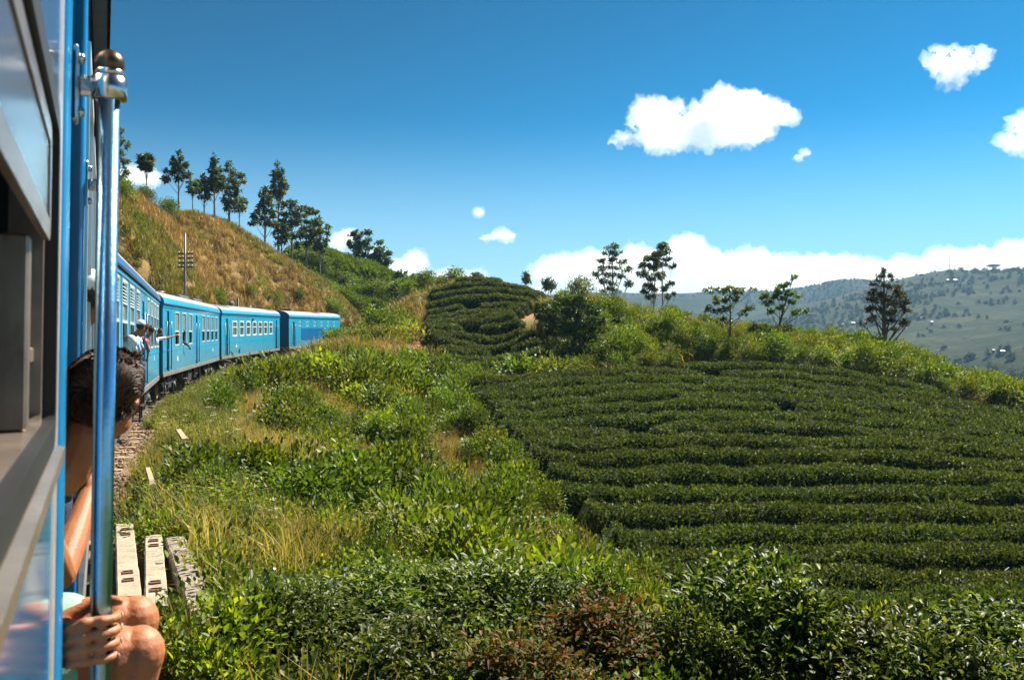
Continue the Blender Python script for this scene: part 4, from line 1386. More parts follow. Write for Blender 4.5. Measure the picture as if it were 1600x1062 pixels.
def sample(n, x0, x1, y0, y1, dens_fn):
    X, Y = rng.uniform(x0, x1, n), rng.uniform(y0, y1, n)
    k = rng.uniform(0, 1, n) < dens_fn(X, Y)
    return X[k], Y[k]


def place(X, Y, base, var, tilt=.12):
    Z = ground_z(X, Y) - .02
    n = len(X)
    rot = np.stack([rng.normal(0, tilt, n), rng.normal(0, tilt, n), rng.uniform(0, 6.283, n)], 1)
    return np.stack([X, Y, Z], 1), rot, base * rng.uniform(1 - var, 1 + var, n)


def clear_of_track(X, Y):
    td = track_dist(X, Y)
    return (td > 2.35) | (td < -2.6)


SLEEPERS_AT = []      # filled in below, keeps plants off the stacked sleepers


def off_sleepers(X, Y):
    k = np.ones(np.shape(X), bool)
    for (ax, ay), (bx, by_) in (((-3.0, 6.75), (-4.25, 9.75)), ((-2.66, 6.7), (-3.7, 9.3)), ((-2.15, 6.35), (-3.45, 9.15))):
        t = np.clip(((X - ax) * (bx - ax) + (Y - ay) * (by_ - ay)) / ((bx - ax) ** 2 + (by_ - ay) ** 2), 0, 1)
        k &= np.hypot(X - ax - t * (bx - ax), Y - ay - t * (by_ - ay)) > .17
    return k


BARE = [W(*q)[:2] + (r_,) for q, r_ in (((658, 497, 71), 1.7), ((664, 528, 66), 1.5), ((652, 560, 60), 1.3), ((815, 482, 79), 2.6))]


def not_bare(X, Y):
    k = np.ones(np.shape(X), bool)
    for x, y, r_ in BARE: k &= np.hypot(X - x, (Y - y) * .6) > r_ * (.75 + .5 * fbm(X, Y, .9, 61, 2))
    return k


def slope_zone(X, Y):
    """the rough grass between the railway and the tea"""
    td = track_dist(X, Y)
    return in_view(X, Y) & (td > np.where(Y > 5, 1.5 + .45 * fbm(X, Y, 1.2, 41), 1.9)) & (Y < 100) & ~inside(TEA_LOW, X, Y) & ~inside(TEA_UP, X, Y) & ~inside(SCRUB, X, Y) & off_sleepers(X, Y) & not_bare(X, Y) & ~((Y > 55) & (X > 0)) & ~((X > 9) & (Y > 20))


GR = [grass_mesh('tuft', M['grass'], 46, .55, .20, .014, .6, .4), grass_mesh('tuft', M['grass'], 40, .80, .22, .016, .55, .45)]
DR = [grass_mesh('tuft', M['dry'], 46, .60, .22, .012, .6, .4), grass_mesh('tuft', M['dry'], 40, .85, .22, .012, .5, .45)]
HG = [grass_mesh('tuft', M['hill_grass'], 42, .75, .45, .045, .6, .4), grass_mesh('tuft', M['hill_grass'], 36, 1.0, .5, .05, .55, .45), grass_mesh('tuft', M['hill_green'], 36, .8, .45, .05, .6, .4)]
WD = [weed_mesh('herb', [M['weed'], M['stem']], 9, .75, 16, .13, .055), weed_mesh('herb', [M['weed'], M['stem']], 12, .55, 12, .16, .075, .4),
      weed_mesh('herb', [M['weed'], M['stem'], M['white_petal']], 8, .95, 16, .12, .04, .3, flowers=4), weed_mesh('herb', [M['scrub_green'], M['stem']], 10, .6, 18, .10, .05, .35)]
GC = [shrub_mesh('cover', [M['weed'], M['stem']], .38, .32, 14, 170, .075, .042, up=.3, spread=.16, stems=0), shrub_mesh('cover', [M['tea_near'], M['stem']], .42, .38, 14, 190, .075, .038, up=.4, spread=.18, stems=0),
      shrub_mesh('cover', [M['scrub_green'], M['stem']], .45, .40, 16, 220, .06, .034, up=.3, spread=.2, stems=0)]

def ground_hit(px, py, lo=5, hi=90):
    ds = np.linspace(lo, hi, 700); X_ = (px - 800) / K * ds
    q = np.nonzero(ground_z(X_, ds) + .35 >= ZC + (531 - py) / K * ds)[0]
    d = float(ds[q[0]]) if len(q) else hi
    return (px - 800) / K * d, d


DRY_AT = [ground_hit(px, py) + (r_,) for px, py, r_ in ((820, 775, 1.7), (770, 735, 1.7), (870, 825, 1.2), (690, 690, 1.7), (640, 660, 1.4), (440, 845, 1.0), (500, 855, 1.0), (560, 870, .8), (500, 610, 1.6), (300, 640, 1.6), (760, 800, 1.0))]


SCL_FAR = shrub_mesh('cover', [M['scrub_green'], M['stem']], .8, .8, 18, 320, .24, .12, up=.4, spread=.35, stems=0)


def dryness(X, Y):
    n1 = fbm(X, Y, 4, 8); k = smoothstep(.52, .60, n1)
    for (x, y, r) in DRY_AT:
        k = np.maximum(k, 1 - smoothstep(.6, 1.1, np.hypot(X - x, (Y - y) * .7) / r + (fbm(X, Y, 1.1, 91, 2) - .5) * .7))
    for (px, py, d, r) in ((830, 760, 24, 3.2), (760, 700, 30, 3.5), (470, 850, 9.5, 1.3), (560, 880, 9.3, 1.0), (300, 620, 24, 2.2), (480, 620, 38, 3.5), (900, 830, 21, 2.2), (700, 640, 40, 2.5), (640, 730, 25, 1.8), (430, 842, 11.0, 1.3), (540, 850, 11.5, 1.4), (620, 872, 11, 1.0), (350, 640, 22, 1.2)):
        x, y, _ = W(px, py, d)
        k = np.maximum(k, 1 - smoothstep(.5, 1.1, np.hypot(X - x, Y - y) / r))
    return k

# green and dry grass on the slope: denser near the lens
dens = lambda X, Y: np.clip(9.0 / (1 + (Y / 13.0) ** 1.2), 1.6, 9) / 9
X, Y = sample(42000, -24, 14, 2.5, 82, lambda X, Y: dens(X, Y) * slope_zone(X, Y) * np.where((Y < 12.5) & (X > -2.2), .10, .5 + 1.6 * dryness(X, Y)))
dk = dryness(X, Y)
isdry = rng.uniform(0, 1, len(X)) < dk * .95 + .10
far_k = np.clip(Y / 35, 1.0, 1.7)
p, r, s = place(X[~isdry], Y[~isdry], .66, .35); s *= far_k[~isdry]
scatter_stuff('meadow_grass', p, r, s, rng.integers(0, 2, len(p)), GR, 'green tufted grass on the slope beside the railway')
p, r, s = place(X[isdry], Y[isdry], .85, .35); s *= far_k[isdry]
scatter_stuff('dry_grass', p, r, s, rng.integers(0, 2, len(p)), DR, 'straw-coloured dry grass patches on the slope beside the railway')
# leafy herbs
X, Y = sample(26000, -24, 14, 2.5, 82, lambda X, Y: slope_zone(X, Y) * (1 - .97 * dryness(X, Y)) * np.clip(.8 * dens(X, Y), 0, 1) * (.12 + smoothstep(.44, .56, fbm(X, Y, 3.0, 9))))
p, r, s = place(X, Y, .62, .45); s *= np.clip(Y / 28, 1, 1.6)
scatter_stuff('undergrowth', p, r, s, np.where(p[:, 1] < 12, rng.choice([0, 1, 3], len(p)), rng.choice(4, len(p), p=[.39, .34, .02, .25])), WD, 'mixed leafy weeds and white-flowered herbs growing through the grass')
# low creeping cover near the lens
X, Y = sample(9000, -5, 12, 2.5, 16, lambda X, Y: slope_zone(X, Y) * np.clip(1.3 - Y / 14, .15, 1))
p, r, s = place(X, Y, .9, .35)
scatter_stuff('ground_cover', p, r, s, rng.integers(0, 3, len(p)), GC, 'low creeping leaves covering the soil between the tea bushes')
# loose stones of the track bed
SS = []
for q in range(3):
    b = MB(); b.sphere((0, 0, 0), (.05, .042, .034), 7)
    b.v = [tuple(Vector(v) * (1 + .5 * noise.noise(Vector(v) * 22 + Vector((q * 7, 0, 0))))) for v in b.v]; b.s = [False] * len(b.s)
    SS.append(b.mesh('stone', M['ballast']))
X, Y = sample(26000, -19, -2, 6, 44, lambda X, Y: ((track_dist(X, Y) > -1.2) & (track_dist(X, Y) < 2.15)).astype(float))
td_ = np.abs(track_dist(X, Y))
Z = rail_z(Y) - np.where(td_ < 1.6, .165, .165 + (td_ - 1.6) * .56)
scatter_stuff('ballast_stones', np.stack([X, Y, Z], 1), rng.uniform(0, 6.28, (len(X), 3)), rng.uniform(.6, 1.5, len(X)), rng.integers(0, 3, len(X)), SS, 'reddish brown loose stones between and beside the rails')
# leafy clumps that make the slope read as scrub rather than lawn
SCL = [shrub_mesh('clump', [M['weed'], M['stem']], .62, .72, 20, 520, .115, .055, up=.3, spread=.26, stems=3), shrub_mesh('clump', [M['scrub'], M['stem']], .60, .80, 20, 520, .11, .045, up=.5, spread=.26, stems=3),
       shrub_mesh('clump', [M['scrub_green'], M['stem']], .66, .70, 20, 560, .11, .055, up=.25, spread=.26, stems=3), shrub_mesh('clump', [M['dry'], M['dry_stem']], .5, .6, 14, 260, .13, .03, up=.9, spread=.26, stems=5)]
X, Y = sample(9000, -24, 14, 10.5, 84, lambda X, Y: slope_zone(X, Y) * (track_dist(X, Y) > np.where(Y > 46, 6, 2.2)) * np.clip(.10 + .9 * smoothstep(.46, .60, fbm(X, Y, 4.2, 81)), 0, 1) * (1 - .97 * dryness(X, Y)) * np.clip(18 / Y, .4, 1))
tone = fbm(X, Y, 7.5, 83)
pick = np.where(tone > .56, 1, np.where(tone < .43, 2, 0)); pick = np.where(rng.uniform(0, 1, len(X)) < .25, rng.integers(0, 4, len(X)), pick)
p, r, s = place(X, Y, .95, .5); s *= np.clip(Y / 30, .8, 1.6) * (.7 + .75 * smoothstep(.42, .62, fbm(X, Y, 2.6, 85)))
scatter_stuff('slope_scrub', p, r, s, pick, SCL, 'low leafy clumps in several greens crowding the railway slope')
# weeds crowding up to the wheels
def verge(X, Y):
    td = track_dist(X, Y)
    lim = np.where(Y > 26, 1.12, np.where(Y > 12, 1.62, 2.2)) + .35 * fbm(X, Y, 1.1, 71)
    return in_view(X, Y) & (td > lim) & (td < 3.6) & (Y > 10.8) & (Y < 76)
X, Y = sample(26000, -23, -2, 10, 76, lambda X, Y: verge(X, Y) * 1.0)
p, r, s = place(X, Y, .8, .35); s *= np.clip(.75 + .12 * (track_dist(X, Y) - 1.2) / .4, .55, 1.1) * np.clip(Y / 30, 1, 1.5)
scatter_stuff('verge_weeds', p, r, s, rng.choice(6, len(p), p=[.26, .22, .012, .2, .158, .15]), [WD[0], WD[1], WD[2], WD[3], GR[0], DR[0]], 'weeds and grass crowding against the wheels along the track edge')
# the brown cutting behind the train
def hill_zone(X, Y):
    td = track_dist(X, Y)
    return in_view(X, Y, .05, 14) & (td < -3.0) & (td > -45) & (Y < 136)
X, Y = sample(90000, -62, -2, 16, 136, lambda X, Y: hill_zone(X, Y) * np.clip(1.15 - Y / 170, .3, 1))
green = (fbm(X, Y, 7, 12) > .60) | ((Y < 80) & (fbm(X, Y, 9, 14) > .42) & (track_dist(X, Y) > -12)) | ((Y > 116) & (fbm(X, Y, 5, 15) > .3) & (X > -31))
p, r, s = place(X, Y, .78, .4)
scatter_stuff('hillside_grass', p, r, s, np.where(green, 2, rng.integers(0, 2, len(p))), HG, 'tall brown dry grass with greener streaks over the cutting behind the train')
X, Y = sample(9000, -48, -8, 128, 156, lambda X, Y: in_view(X, Y, .05, 14) * .9)
p, r, s = place(X, Y, 1.3, .4)
scatter_stuff('green_hill_cover', p, r, s, rng.choice(3, len(p), p=[.05, .1, .85]), [HG[2], GR[1], SCL_FAR], 'green leafy cover over the far end of the hill')
# weeds and rough cover under the scrub and beyond the tea
def scrub_zone(X, Y):
    return in_view(X, Y) & (np.hypot(X - W(815, 482, 79)[0], (Y - 76) * .5) > 3.2) & (inside(SCRUB, X, Y) | ((Y > 55) & (Y < 104) & (X > -14) & (X < 6) & ~inside(TEA_UP, X, Y) & (track_dist(X, Y) > 3))) & not_bare(X, Y)
X, Y = sample(9000, -16, 44, 46, 104, lambda X, Y: scrub_zone(X, Y) * np.where(inside(SCRUB, X, Y), .10, .75))
p, r, s = place(X, Y, 1.25, .35)
scatter_stuff('rough_grass', p, r, s, rng.choice(3, len(p), p=[.15, .1, .75]), HG, 'rough reddish and green grass under the scrub on the ridge')

# ------------------------------------------------------------------ tea hedges
def hedge(path, width, height, name, label, group, dens=120, L=.15, Wd=.075):
    """one clipped row following path (x, y) with a twiggy core and a skin of leaves"""
    P = np.array(path)
    seg = np.hypot(*np.diff(P, axis=0).T); s = np.concatenate([[0], np.cumsum(seg)])
    n = max(3, int(s[-1] / .45) + 1)
    u = np.linspace(0, s[-1], n)
    X, Y = np.interp(u, s, P[:, 0]), np.interp(u, s, P[:, 1])
    T = np.stack([np.gradient(X), np.gradient(Y)], 1); T /= np.maximum(np.linalg.norm(T, axis=1, keepdims=True), 1e-9)
    Nn = np.stack([T[:, 1], -T[:, 0]], 1)
    gz = ground_z(X, Y)
    m = 11
    ang = np.linspace(-.10, math.pi + .10, m)
    lump = .80 + .40 * fbm(X, Y, .9, 21, 2)
    endt = np.clip(np.minimum(u, s[-1] - u) / .38, 0, 1) ** .5
    V = np.empty((n, m, 3))
    for j, a in enumerate(ang):
        ca, sa = math.copysign(abs(math.cos(a)) ** .55, math.cos(a)), max(0, math.sin(a)) ** .6
        w = width * .5 * ca * (.45 + .55 * endt) * (.9 + .25 * fbm(X + 5 * j, Y, 1.1, 22, 2))
        V[:, j, 0] = X + Nn[:, 0] * w; V[:, j, 1] = Y + Nn[:, 1] * w
        V[:, j, 2] = gz - .05 + height * sa * lump * (.25 + .75 * endt) + (fbm(X * 1.7 + j, Y * 1.7, .8, 23, 2) - .5) * .16
    i = (np.arange(n - 1)[:, None] * m + np.arange(m - 1)[None]).ravel()
    F = np.stack([i, i + 1, i + 1 + m, i + m], 1)
    VV = V.reshape(-1, 3)
    area = np.linalg.norm(np.cross(VV[F[:, 1]] - VV[F[:, 0]], VV[F[:, 3]] - VV[F[:, 0]]), axis=1)
    fn = unit(np.cross(VV[F[:, 3]] - VV[F[:, 0]], VV[F[:, 1]] - VV[F[:, 0]]))
    cen = VV[F].mean(1)
    ax = np.stack([np.repeat(X[:-1], m - 1), np.repeat(Y[:-1], m - 1), np.repeat(gz[:-1] + height * .4, m - 1)], 1)
    fl = np.sign(((cen - ax) * fn).sum(1))[:, None]; fn = fn * np.where(fl == 0, 1, fl)
    cnt = rng.poisson(area * dens)
    k = np.repeat(np.arange(len(F)), cnt)
    a, b = rng.uniform(0, 1, (2, len(k), 1))
    q = VV[F[k]]
    pts = (q[:, 0] * (1 - a) + q[:, 1] * a) * (1 - b) + (q[:, 3] * (1 - a) + q[:, 2] * a) * b
    nn = fn[k]
    pts = pts + nn * np.abs(rng.normal(.01, .06, (len(k), 1)))
    D = unit(nn * .55 + rnd_dirs(len(k)) * .9 + np.array([0, 0, .35]))
    N = unit(nn + rnd_dirs(len(k)) * .8)
    LV, LF = leaf_geo(pts, D, N, L * rng.uniform(.6, 1.3, len(k)), Wd * rng.uniform(.7, 1.2, len(k)), False, .25)
    me = mesh_np(name, np.concatenate([VV, LV]), [F, LF + len(VV)], [M['tea_core'], M['tea']], np.concatenate([np.zeros(len(F)), np.ones(len(LF))]))
    o = link(bpy.data.objects.new(name, me))
    c = Vector((float(X.mean()), float(Y.mean()), float(gz.mean())))
    me.transform(Matrix.Translation(-c)); o.location = c
    return tag(o, label, 'tea hedge', group)


ORD = ['first', 'second', 'third', 'fourth', 'fifth', 'sixth', 'seventh', 'eighth', 'ninth', 'tenth', 'eleventh', 'twelfth', 'thirteenth', 'fourteenth', 'fifteenth', 'sixteenth', 'seventeenth', 'eighteenth', 'nineteenth', 'twentieth', 'twenty-first', 'twenty-second']

def run_inside(poly, pts):
    ok = inside(poly, pts[:, 0], pts[:, 1])
    runs, cur = [], []
    for p_, k in zip(pts, ok):
        if k: cur.append(p_)
        else:
            if len(cur) > 4: runs.append(np.array(cur))
            cur = []
    if len(cur) > 4: runs.append(np.array(cur))
    return runs


xs = np.arange(-5, 31.5, .3)
nrow = 17
for i in range(nrow):
    t = i / (nrow - 1)
    y_mid = 56.6 - 33.0 * t ** .93
    bulge = (1 - t) ** 1.3 * 7.0
    ph = rng.uniform(0, 6.28)
    wob = .16 * np.sin(xs * .42 + ph) + .10 * np.sin(xs * 1.1 + 2 * ph)
    ys = y_mid - bulge * ((xs - 14) / 16.5) ** 2 * np.where(xs > 14, 1.0, .75) + wob * (.5 + .5 * t) - .02 * (xs - 14) * t
    pts = np.stack([xs, ys], 1)
    for run in run_inside(TEA_LOW, pts)[:1]:
        cuts = [0]
        ncut = random.choice([0, 0, 1, 1]) if i > 1 else (1 if i else 0)
        for c in sorted(random.sample(range(12, max(13, len(run) - 10)), min(ncut, max(0, len(run) - 23)))):
            if c - cuts[-1] > 14: cuts.append(c)
        cuts.append(len(run))
        ns = len(cuts) - 1
        for k in range(ns):
            sg = run[cuts[k]:cuts[k + 1] - (1 if k < ns - 1 else 0)]
            where = '' if ns == 1 else [' stretch next to the grass slope', ' stretch reaching the far end' if ns == 2 else ' middle stretch', ' stretch reaching the far end'][k]
            hedge(sg + np.array([0, rng.uniform(-.07, .07)]), 1.72 if i < 9 else 1.62, .95, 'tea_hedge', '%s tea hedge row below the scrub, lower field%s' % (ORD[i], (',' + where) if where else ''), 'clipped tea hedges of the lower field', dens=210 if i < 9 else 300)
# a few round bushes in the column past the end of the rows
for i, (x, y) in enumerate(((28.6, 49.5), (28.9, 46.5), (29.2, 43.2))):
    hedge(np.array([(x - .9, y - .2), (x, y), (x + 1.0, y + .1)]), 1.9, 1.2, 'tea_hedge', '%s short dark tea bush past the ends of the lower rows, from the scrub' % ORD[i], 'clipped tea hedges of the lower field', dens=200)

xs2 = np.arange(-14, 8, .3)
nup = 15
for i in range(nup):
    t = i / (nup - 1)
    ys = 92.3 - 34.8 * t ** .9 + .2 * np.sin(xs2 * .5 + i) - .03 * (xs2 + 3) ** 2 * (.2 + .5 * (1 - t)) + .08 * (xs2 + 4) * (1 - t)
    runs = run_inside(TEA_UP, np.stack([xs2, ys], 1))
    for k, run in enumerate(runs[:1]):
        if i in (4, 8, 11) and len(run) > 24:
            c = len(run) // 2 + random.randint(-5, 5)
            for sg, where in ((run[:c - 1], 'part nearer the railway'), (run[c + 1:], 'part nearer the scrub')):
                hedge(sg, 1.9, 1.0, 'tea_hedge', '%s tea hedge row below the crest, upper patch, %s' % (ORD[i], where), 'clipped tea hedges of the upper patch', dens=150, L=.18, Wd=.095)
        else:
            hedge(run, 1.9, 1.0, 'tea_hedge', '%s tea hedge row below the crest, upper patch, unbroken' % ORD[i], 'clipped tea hedges of the upper patch', dens=150, L=.18, Wd=.095)

# ------------------------------------------------------------------ tea bushes next to the lens
TB = [shrub_mesh('tea_bush', [M['tea_near'], M['stem']], .85, 1.05, 70, 5600, .088, .042, up=.55, spread=.21, fine=True, flat=.55, stems=16, shell=.92),
      shrub_mesh('tea_bush', [M['tea_near'], M['stem']], .80, .95, 56, 4700, .084, .040, up=.6, spread=.21, fine=True, flat=.5, stems=14, shell=.92),
      shrub_mesh('tea_bush', [M['tea_brown'], M['stem']], .75, .85, 48, 3300, .084, .038, up=.3, spread=.22, fine=True, flat=.5, stems=16, shell=.92),
      shrub_mesh('tea_bush', [M['scrub_green'], M['stem']], .7, .9, 40, 2000, .15, .046, up=.7, spread=.26, fine=True, flat=.7, stems=10, shell=.9)]
near = [  # px of middle, py of top, distance, width scale, height m, mesh, label
    (1165, 862, 8.4, 1.12, 1.3, 0, 'big round glossy tea bush with sunlit lime top, tallest of the bushes beside the lens'),
    (1245, 915, 8.2, .72, 1.0, 1, 'glossy dark tea bush pressed against the far flank of the big round lime-topped bush'),
    (1085, 945, 7.6, .6, .9, 1, 'dark low tea bush in front of the big round lime-topped bush'),
    (1400, 955, 7.6, 1.0, .95, 1, 'shadowy flat tea bush beside the dark gap after the big round bush'),
    (1560, 945, 7.9, 1.15, 1.0, 0, 'shadowy flat-topped tea bush in the bottom right corner'),
    (1490, 985, 7.0, .9, .85, 1, 'low shadowy tea bush between the two flat-topped ones, closest to the lens'),
    (930, 925, 7.8, 1.0, .95, 2, 'tea bush with reddish brown withered leaves'),
    (930, 880, 10.2, .75, 1.0, 3, 'bright green long-leaved bush standing behind the reddish brown tea bush'),
    (790, 868, 9.0, 1.05, 1.05, 1, 'dark glossy tea bush between the reddish brown bush and the weeds'),
    (690, 880, 8.6, .95, .95, 0, 'leafy tea bush in the middle of the bottom edge, next to the dark glossy one'),
    (585, 880, 8.2, .95, .9, 1, 'tea bush with upright pale shoots, second from the dark glossy bush towards the sleepers'),
    (480, 905, 7.6, .95, .9, 0, 'tea bush with many shining leaves, third from the dark glossy bush towards the sleepers'),
    (425, 930, 7.0, .7, .75, 1, 'low tea bush just beside the weathered sleeper'),
    (640, 960, 6.6, .8, .7, 1, 'low tea bush at the bottom edge in front of the leafy middle one'),
    (820, 985, 6.4, .8, .65, 2, 'low browning tea bush at the bottom edge in front of the reddish one'),
]
for (px, py, d, ws, h, k, lab) in near:
    x, y, zt = W(px, py, d)
    gz = float(ground_z(np.array([x]), np.array([y]))[0])
    o = link(bpy.data.objects.new('tea_bush', TB[k]))
    hm = (1.05, .95, .85, .9)[k]
    o.location = (x, y, gz - .03); o.rotation_euler = (0, 0, random.uniform(0, 6.28))
    o.scale = (ws, ws, max(.6, (zt - gz)) / hm)
    tag(o, lab, 'tea bush', 'tea bushes beside the railway')

# ------------------------------------------------------------------ scrub on the ridge behind the lower field
SB = [shrub_mesh('scrub_bush', [M['scrub'], M['stem']], 1.0, 1.5, 34, 1900, .14, .065, up=.45, spread=.40, stems=6),
      shrub_mesh('scrub_bush', [M['scrub'], M['stem']], 1.15, 1.9, 40, 2200, .145, .07, up=.5, spread=.42, stems=6),
      shrub_mesh('scrub_bush', [M['scrub_green'], M['stem']], 1.1, 1.6, 38, 2000, .15, .08, up=.35, spread=.42, stems=6),
      shrub_mesh('scrub_bush', [M['scrub'], M['dry_stem']], .8, 1.2, 24, 900, .17, .045, up=1.3, spread=.38, stems=8),
      shrub_mesh('scrub_bush', [M['scrub_green'], M['stem']], .95, 1.25, 30, 1600, .14, .07, up=.35, spread=.4, stems=5)]
MARKS_PX = [(885, 'the round dark tree'), (957, 'the layered gum'), (1027, 'the paired gums'), (1140, 'the leaning sapling'), (1215, 'the spreading sapling'), (1385, 'the dark pine'), (1600, 'the view edge')]
pts = []
tries = 0
while len(pts) < 215 and tries < 9000:
    tries += 1
    x, y = rng.uniform(1, 43), rng.uniform(46, 74)
    if not inside(SCRUB, np.array([x]), np.array([y]))[0]: continue
    if any((x - a) ** 2 + (y - b) ** 2 < 1.12 ** 2 for a, b, _ in pts): continue
    if (x - W(1395, 520, 69)[0]) ** 2 + (y - 69) ** 2 < .6: continue
    pts.append((x, y, 0))
cells = {}
SHOW = []
for x, y, _ in pts:
    px = 800 + K * x / y
    gz = float(ground_z(np.array([x]), np.array([y]))[0])
    yt = 75 - abs(x - 14) * .25
    mi = sum(1 for m, _ in MARKS_PX if m < px)
    band = 0 if y > 65 else (1 if y > 60 else 2)
    kind = rng.choice(5, p=[.30, .18, .22, .14, .16])
    if px < 1000 and band == 2: kind = rng.choice([2, 4])
    cells.setdefault((mi, band, int(kind)), []).append((px, x, y, gz))
LOOK = ['yellow-green feathery', 'tall yellow-green', 'dark green broad', 'small wispy olive', 'fresh green leafy']
BAND = ['on the crest', 'in mid scrub', 'above the tea']
for (mi, band, kind), lst in cells.items():
    lst.sort()
    for j, (px, x, y, gz) in enumerate(lst):
        o = link(bpy.data.objects.new('scrub_bush', SB[kind]))
        s = rng.uniform(.95, 1.4) * (.85 if band == 0 else 1)
        o.location = (x, y, gz - .08); o.rotation_euler = (rng.normal(0, .06), rng.normal(0, .06), rng.uniform(0, 6.28)); o.scale = (s, s, s * rng.uniform(.8, 1.1))
        if mi == 0: place_ = 'before %s' % MARKS_PX[0][1]
        elif mi >= len(MARKS_PX): place_ = 'past the view edge'
        else: place_ = 'after %s' % MARKS_PX[mi - 1][1]
        cnt = '' if len(lst) == 1 else ', %s one' % ORD[min(j, 21)]
        tag(o, '%s scrub bush %s %s%s' % (LOOK[kind], BAND[band], place_, cnt), 'bush', 'scrub bushes on the ridge')

# ------------------------------------------------------------------ bushes on the grass slope, along the track and up the hill
SLOPE_OBS = []
SL = [  # px, py of top, distance, scale, mesh, label
    (590, 478, 72, 1.9, 2, 'large rounded green bush past the far end of the train'), (560, 500, 66, 1.6, 0, 'yellow-green bush in front of the last carriage end'), (625, 470, 78, 1.8, 0, 'broad yellow-green bush beside the bare red earth'),
    (515, 536, 60, .95, 2, 'bush hiding the lower side of the porthole carriage'), (470, 552, 55, .85, 4, 'fresh green bush hiding the wheels of the white-windowed carriage'), (545, 535, 58, 1.0, 4, 'pale flowering bush below the porthole carriage'),
    (430, 562, 50, .8, 0, 'yellowish bush at the foot of the white-windowed carriage'), (600, 520, 66, 1.6, 0, 'second rounded yellow-green bush behind the pale flowering one'), (640, 540, 60, 1.3, 2, 'dark bush at the lower end of the bare red earth'),
    (395, 575, 40, 1.0, 4, 'weedy bush with white flower heads beside the tall-windowed carriage'), (345, 590, 31, .85, 4, 'weedy bush near the bogie of the tall-windowed carriage'), (690, 600, 44, 1.1, 2, 'dark green bush at the upper corner of the lower tea field'),
    (665, 580, 48, 1.1, 2, 'dark green bush under the first tea row of the upper patch'), (715, 636, 40, 1.15, 2, 'dark green bush along the tea edge, second below the field corner'), (740, 682, 36, 1.1, 4, 'bright bush along the tea edge halfway down the slope'),
    (790, 714, 31, 1.1, 2, 'leafy dark bush along the tea edge with broad leaves'), (820, 757, 27, .95, 4, 'bright green bush near the lower end of the tea edge'), (870, 800, 23, .6, 2, 'small dark bush at the lowest end of the tea edge'),
    (600, 612, 40, 1.35, 2, 'rounded green weed clump in the upper middle of the slope'), (540, 594, 44, 1.3, 0, 'olive bush in the upper middle of the slope'), (470, 594, 36, 1.25, 0, 'olive bush between the slope path and the carriages'),
    (620, 682, 17.5, 1.1, 4, 'lush leafy weed clump in the middle of the slope, tallest there'), (540, 692, 16, 1.0, 2, 'lush leafy weed clump beside the tallest one, nearer the railway'), (680, 706, 15.5, .9, 4, 'lush leafy weed clump above the dark hollow'),
    (470, 712, 15, .9, 2, 'lush leafy weed clump above the dry straw patch'), (400, 684, 17, .85, 4, 'pale leafy weed clump beside the buried plank'), (345, 700, 14, .5, 4, 'small pale weed clump nearest the buried plank'),
    (730, 750, 15.5, .8, 2, 'broad-leaved low bush beside the dark hollow'), (770, 610, 46, .5, 2, 'tiny dark bush by the field corner'), (300, 640, 24, .5, 3, 'wispy grass bush beside the yellow wheel'), (560, 575, 52, 1.1, 0, 'olive bush high on the slope below the pale flowering bush'),
    (705, 680, 27, .9, 0, 'olive bush in the dry grass in the middle of the slope'), (640, 640, 33, 1.15, 2, 'dark rounded bush in the middle of the slope, higher up than the lush weeds'),
]
EDGE = [(708, 628, 1.15, 2, 'dark leafy bush touching the top corner of the lower field'), (722, 655, 1.05, 4, 'green bush at the edge of the third tea row'), (745, 682, 1.1, 2, 'broad dark bush at the ends of the upper tea rows'), (768, 708, 1.0, 0, 'yellow-green bush at the ends of the middle tea rows'),
        (795, 732, .95, 2, 'dark bush against the middle tea rows, lower down'), (822, 760, .9, 4, 'green bush against the lower tea rows'), (850, 792, .8, 2, 'dark bush at the ends of the lowest visible tea rows'), (690, 606, 1.1, 4, 'fresh green bush between the two tea fields beside the slope')]
for (px, py, s, k, lab) in EDGE:
    x, d = ground_hit(px, py, 12, 70)
    SL.append((px, 531 + (py - 531) - 1.5 * s * K / d * .9, d, s, k, lab))
for (px, py, d, s, k, lab) in SL:
    x, y, zt = W(px, py, d)
    gz = float(ground_z(np.array([x]), np.array([y]))[0])
    H = (1.5, 1.9, 1.6, 1.2, 1.25)[k]
    o = link(bpy.data.objects.new('slope_bush', SB[k])); SLOPE_OBS.append(o)
    o.location = (x, y, gz - .06); o.rotation_euler = (0, 0, random.uniform(0, 6.28)); o.scale = (s, s, float(np.clip((zt - gz) / H, .75 * s, 1.35 * s)))
    tag(o, lab, 'bush', 'bushes on the slope beside the railway')
